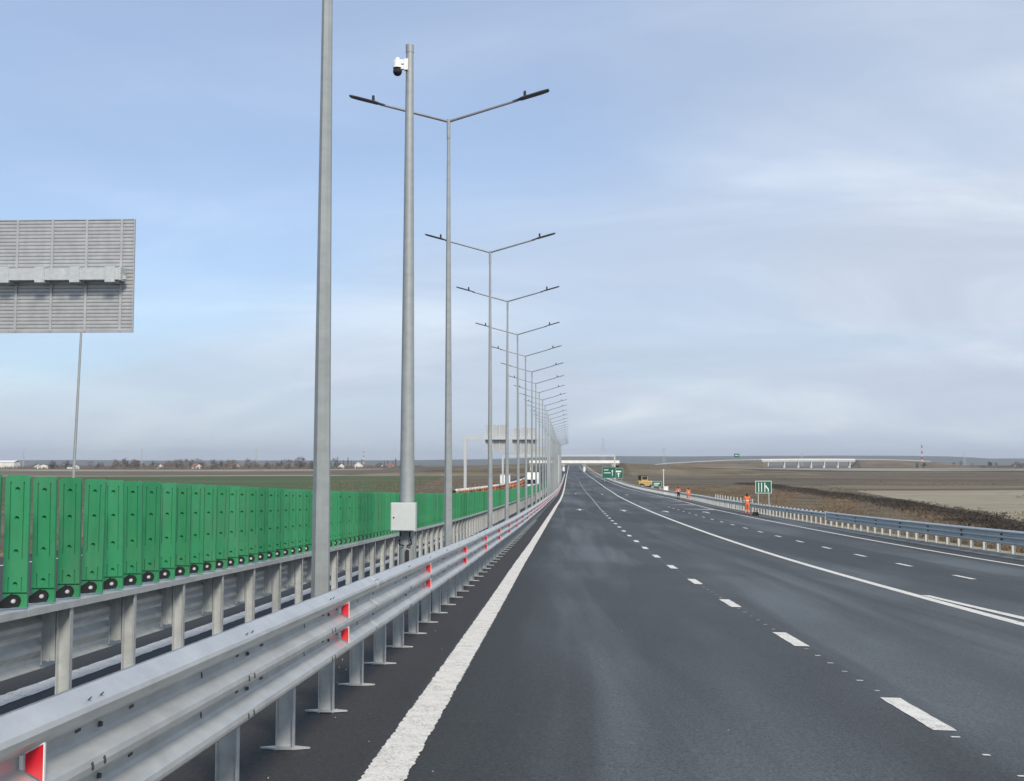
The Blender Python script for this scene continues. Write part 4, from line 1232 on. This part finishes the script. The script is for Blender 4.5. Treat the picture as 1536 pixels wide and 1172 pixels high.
mb = MB(); mb.box((0, 0, 7.1), (46, 22, .5)); link('roof', mb.mesh('hall_roof', M['deck']), hl)
mb = MB(); mb.box((-8, -10.05, 2.0), (6, .2, 4.2)); link('door', mb.mesh('hall_door', M['box']), hl)
for i in range(9):
    x = 770 + i * 17 + random.uniform(-5, 5); y = 1900 + random.uniform(-70, 90)
    house(x, y, random.uniform(8, 13), 9, 3.3, 3, HW if i % 3 else HD, RR if i % 2 else RD, 'small house in the far village on the right', R(random.uniform(0, 90)), 'far village houses on the right')

# ------------------------------------------------------------------ trees
def crown_mesh(name, rx, rz0, n, kind, seed, mat):
    rnd = random.Random(seed); mb = MB()
    clumps = [(rnd.gauss(0, .45) * rx, rnd.gauss(0, .45) * rx, rnd.uniform(-.75, .85) * rz0, rnd.uniform(.25, .5) * rx) for _ in range(11)]
    for _ in range(n):
        cx, cy, cz_, cr = rnd.choice(clumps)
        if kind == 'poplar': cz_ = rnd.uniform(-1, 1) * rz0; k_ = math.sqrt(max(.05, 1 - (cz_ / rz0) ** 2)); cx, cy, cr = 0, 0, rx * k_
        q = Vector((cx + rnd.gauss(0, .6) * cr, cy + rnd.gauss(0, .6) * cr, cz_ + rnd.gauss(0, .5) * min(cr, rz0 * .4)))
        s_ = rnd.uniform(.12, .38) * (1 + .1 * rx)
        a = Vector((rnd.gauss(0, 1), rnd.gauss(0, 1), rnd.gauss(0, 1))).normalized(); b_ = a.orthogonal().normalized()
        mb.add([q - a * s_, q + b_ * s_ * .5, q + a * s_, q - b_ * s_ * .5], [(0, 1, 2, 3)])
    return mb.raw(name, mat)
CR = {}
for k in range(4): CR['bare', k] = crown_mesh('bare_crown', 3.2, 3.2, 520, 'bare', 30 + k, M['twig'])
for k in range(3): CR['poplar', k] = crown_mesh('poplar_crown', .9, 5.0, 380, 'poplar', 50 + k, M['twig'])
for k in range(2): CR['dark', k] = crown_mesh('dark_crown', 2.6, 3.0, 560, 'bare', 60 + k, M['conifer'])
def trunk_mesh(h, r):
    mb = MB(); mb.tube((0, 0, -.3), (0, 0, h), r, r * .45, 6)
    for k in range(4):
        a = k * 1.7; mb.tube((0, 0, h * (.5 + .1 * k)), (math.cos(a) * h * .3, math.sin(a) * h * .3, h * (.85 + .1 * k)), r * .45, r * .15, 5)
    return mb.mesh('tree_trunk', M['bark'])
TK = {'bare': trunk_mesh(3.6, .22), 'poplar': trunk_mesh(8, .2), 'dark': trunk_mesh(3.2, .2)}
TZ = {'bare': 4.2, 'poplar': 6.2, 'dark': 3.8}
def tree(x, y, kind, k, s_, label, group):
    g = thing('bare_tree' if kind != 'dark' else 'evergreen_tree', (x, y, gz(x, y)), label, 'tree', group, random.uniform(0, 6))
    g.scale = (s_, s_, s_ * random.uniform(.85, 1.15))
    link('trunk', TK[kind], g); link('crown', CR[kind, k % (4 if kind == 'bare' else 3 if kind == 'poplar' else 2)], g, (0, 0, TZ[kind]))
for i in range(80):
    x = random.uniform(-640, -290); y = random.uniform(1330, 1520)
    tree(x, y, 'bare', i, random.uniform(.8, 1.7), 'bare brown tree in the thicket between the lone column and the octagonal pole', 'bare trees of the left thicket')
for i in range(17):
    x = -300 + 6.5 * i + random.uniform(-2, 2)
    if -262 < x < -246: x -= 14
    tree(x, 1470 + random.uniform(-20, 30), 'poplar', i, random.uniform(.75, 1.25), 'slim upright bare poplar in the row behind the white village houses', 'row of slim poplars')
for i, (x, y) in enumerate(((-612, 1320), (-600, 1335), (-626, 1345), (-470, 1440), (-395, 1450), (-196, 1450), (-236, 1460))):
    tree(x, y, 'dark', i, random.uniform(.9, 1.3), 'dark evergreen tree standing among the far houses on the left', 'dark evergreens on the left')
for i in range(22):
    x = random.uniform(600, 960); y = random.uniform(1780, 2050)
    tree(x, y, 'bare' if i % 3 else 'dark', i, random.uniform(.8, 1.4), 'far tree on the edge of the village on the right', 'far trees on the right')
for i, (x, y) in enumerate(((506, 1600), (517, 1605), (640, 1560), (655, 1565), (668, 1560))):
    tree(x, y, 'dark', i, 1.1, 'low dark tree in the pale field near the white hall', 'low dark trees by the hall')

# ------------------------------------------------------------------ rough vegetation (nobody could count it)
def tufts(name, n, place, hmin, hmax, wid, blades, mat, lean=.45, seed=1):
    rnd = random.Random(seed); V, Fc = [], []
    c = 0
    while c < n:
        q = place(rnd)
        c += 1
        if q is None: continue
        x, y, k_ = q
        z = gz(x, y) - .03
        for _ in range(blades):
            a = rnd.uniform(0, 6.283); h = rnd.uniform(hmin, hmax) * k_; l_ = rnd.uniform(0, lean) * h
            bx, by = x + rnd.gauss(0, .18) * k_, y + rnd.gauss(0, .18) * k_
            ca, sa = math.cos(a), math.sin(a); w = wid * rnd.uniform(.6, 1.4)
            i0 = len(V)
            V += [(bx - sa * w, by + ca * w, z), (bx + sa * w, by - ca * w, z), (bx + ca * l_ * .4 + sa * w * .6, by + sa * l_ * .4 - ca * w * .6, z + h * .6), (bx + ca * l_, by + sa * l_, z + h)]
            Fc += [(i0, i0 + 1, i0 + 2), (i0, i0 + 2, i0 + 3)]
    me = bpy.data.meshes.new(name); me.from_pydata(V, [], Fc); me.materials.append(mat); me.update()
    return link(name, me)
DX = pchip([20, 117, 156, 188, 292, 400], [46, 49, 54, 58, 62, 66])   # line of the ditch
def on_bank(r):
    y = 22 + 330 * r.random() ** 1.7
    t = RE(y) + 2.6 + r.random() ** 1.2 * (DX(y) - RE(y) - 3.2)
    return (t + shift(y), y, (.75 + .5 * math.sin(t * .5 + y * .11) * math.sin(y * .23)) * min(1.0, .35 + (t - RE(y) - 2.4) / 5))
o = tufts('dry_grass', 66000, on_bank, .08, .36, .026, 5, M['dry'], 1.1, 11)
tag(o, 'brown dry grass and weeds covering the bank right of the outer rail', 'grass', None, 'stuff')
def on_ditch(r):
    y = 60 + 330 * r.random() ** 1.3
    return (DX(y) + r.gauss(0, 2.3) + 1.0 * math.sin(y * .13), y, r.uniform(.5, 1.25))
o = tufts('ditch_brush', 20000, on_ditch, .08, .42, .035, 6, M['brush'], 1.8, 12)
tag(o, 'dark tangled brush growing along the ditch between bank and stubble field', 'brush', None, 'stuff')
mb = MB(); dys = [60 + 6 * i for i in range(56)]
for y in dys:
    for dx in (-3.2, -1.2, .9, 3.0):
        x = DX(y) + dx + .8 * math.sin(y * .21 + dx) + 1.0 * math.sin(y * .13)
        mb.v.append((x, y, gz(x, y) + .05 + (.0 if abs(dx) > 2 else .04)))
mb.f = [(k * 4 + i, k * 4 + i + 1, k * 4 + 5 + i, k * 4 + 4 + i) for k in range(len(dys) - 1) for i in range(3)]; mb.mi = [0] * len(mb.f)
tag(link('ditch', mb.raw('ditch', M['soil'])), kind='structure')
def on_field(r):
    y = 130 + 700 * r.random() ** 1.5
    x = DX(min(y, 400)) + 6 + r.random() * (60 + y * .55)
    if math.sin(x * .05 + 2) * math.sin(y * .033 + x * .01) < .25: return None
    return (x, y, r.uniform(.5, 1.1))
o = tufts('field_weeds', 16000, on_field, .2, .6, .07, 4, M['dry'], .7, 13)
tag(o, 'patchy dry weeds scattered over the fields on the right', 'weeds', None, 'stuff')
def on_left(r):
    y = 60 + 420 * r.random() ** 1.4
    x = -21 - r.random() * (14 + y * .12)
    return (x, y, r.uniform(.4, .9))
o = tufts('left_verge_grass', 9000, on_left, .2, .7, .05, 4, M['dry'], .6, 14)
tag(o, 'dry grass on the bank beyond the opposite road', 'grass', None, 'stuff')
def far_scrub(r):
    return (r.uniform(-700, -180), r.uniform(1340, 1480), r.uniform(.6, 1.6)) if r.random() < .55 else (r.uniform(560, 1050), r.uniform(1750, 2000), r.uniform(.6, 1.5))
o = tufts('distant_scrub', 9000, far_scrub, 1.2, 3.2, .4, 3, M['twig'], .5, 15)
tag(o, 'far-off brown scrub along the edge of the villages', 'scrub', None, 'stuff')
# loose stones on the shoulder
rnd = random.Random(5); mb = MB()
for _ in range(170):
    y = 3 + 40 * rnd.random() ** 1.6
    t = rnd.uniform(-4.2, -1.3) if rnd.random() < .72 else rnd.uniform(-.8, 13)
    q = P(t, y, .004); s_ = rnd.uniform(.003, .009)
    mb.tube(q, q + Vector((rnd.gauss(0, .3) * s_, rnd.gauss(0, .3) * s_, s_ * 1.1)), s_, s_ * .5, 5)
o = link('loose_stones', mb.mesh('loose_stones', M['concrete']))
tag(o, 'scattered pale stone chips lying on the asphalt', 'stones', None, 'stuff')

# ------------------------------------------------------------------ haze
mb = MB(); mb.box((1000, 4000, 40), (22000, 9900, 108))
hz = link('haze', mb.mesh('haze', []))
m = bpy.data.materials.new('haze'); m.use_nodes = True; t = m.node_tree; t.nodes.clear()
pv = N(t, 'ShaderNodeVolumePrincipled'); pv.inputs['Density'].default_value = 1.0e-4
pv.inputs['Color'].default_value = (0.80, 0.87, 0.96, 1); pv.inputs['Anisotropy'].default_value = 0.2
mo = N(t, 'ShaderNodeOutputMaterial'); t.links.new(pv.outputs[0], mo.inputs['Volume'])
hz.data.materials.append(m)
tag(hz, kind='stuff')
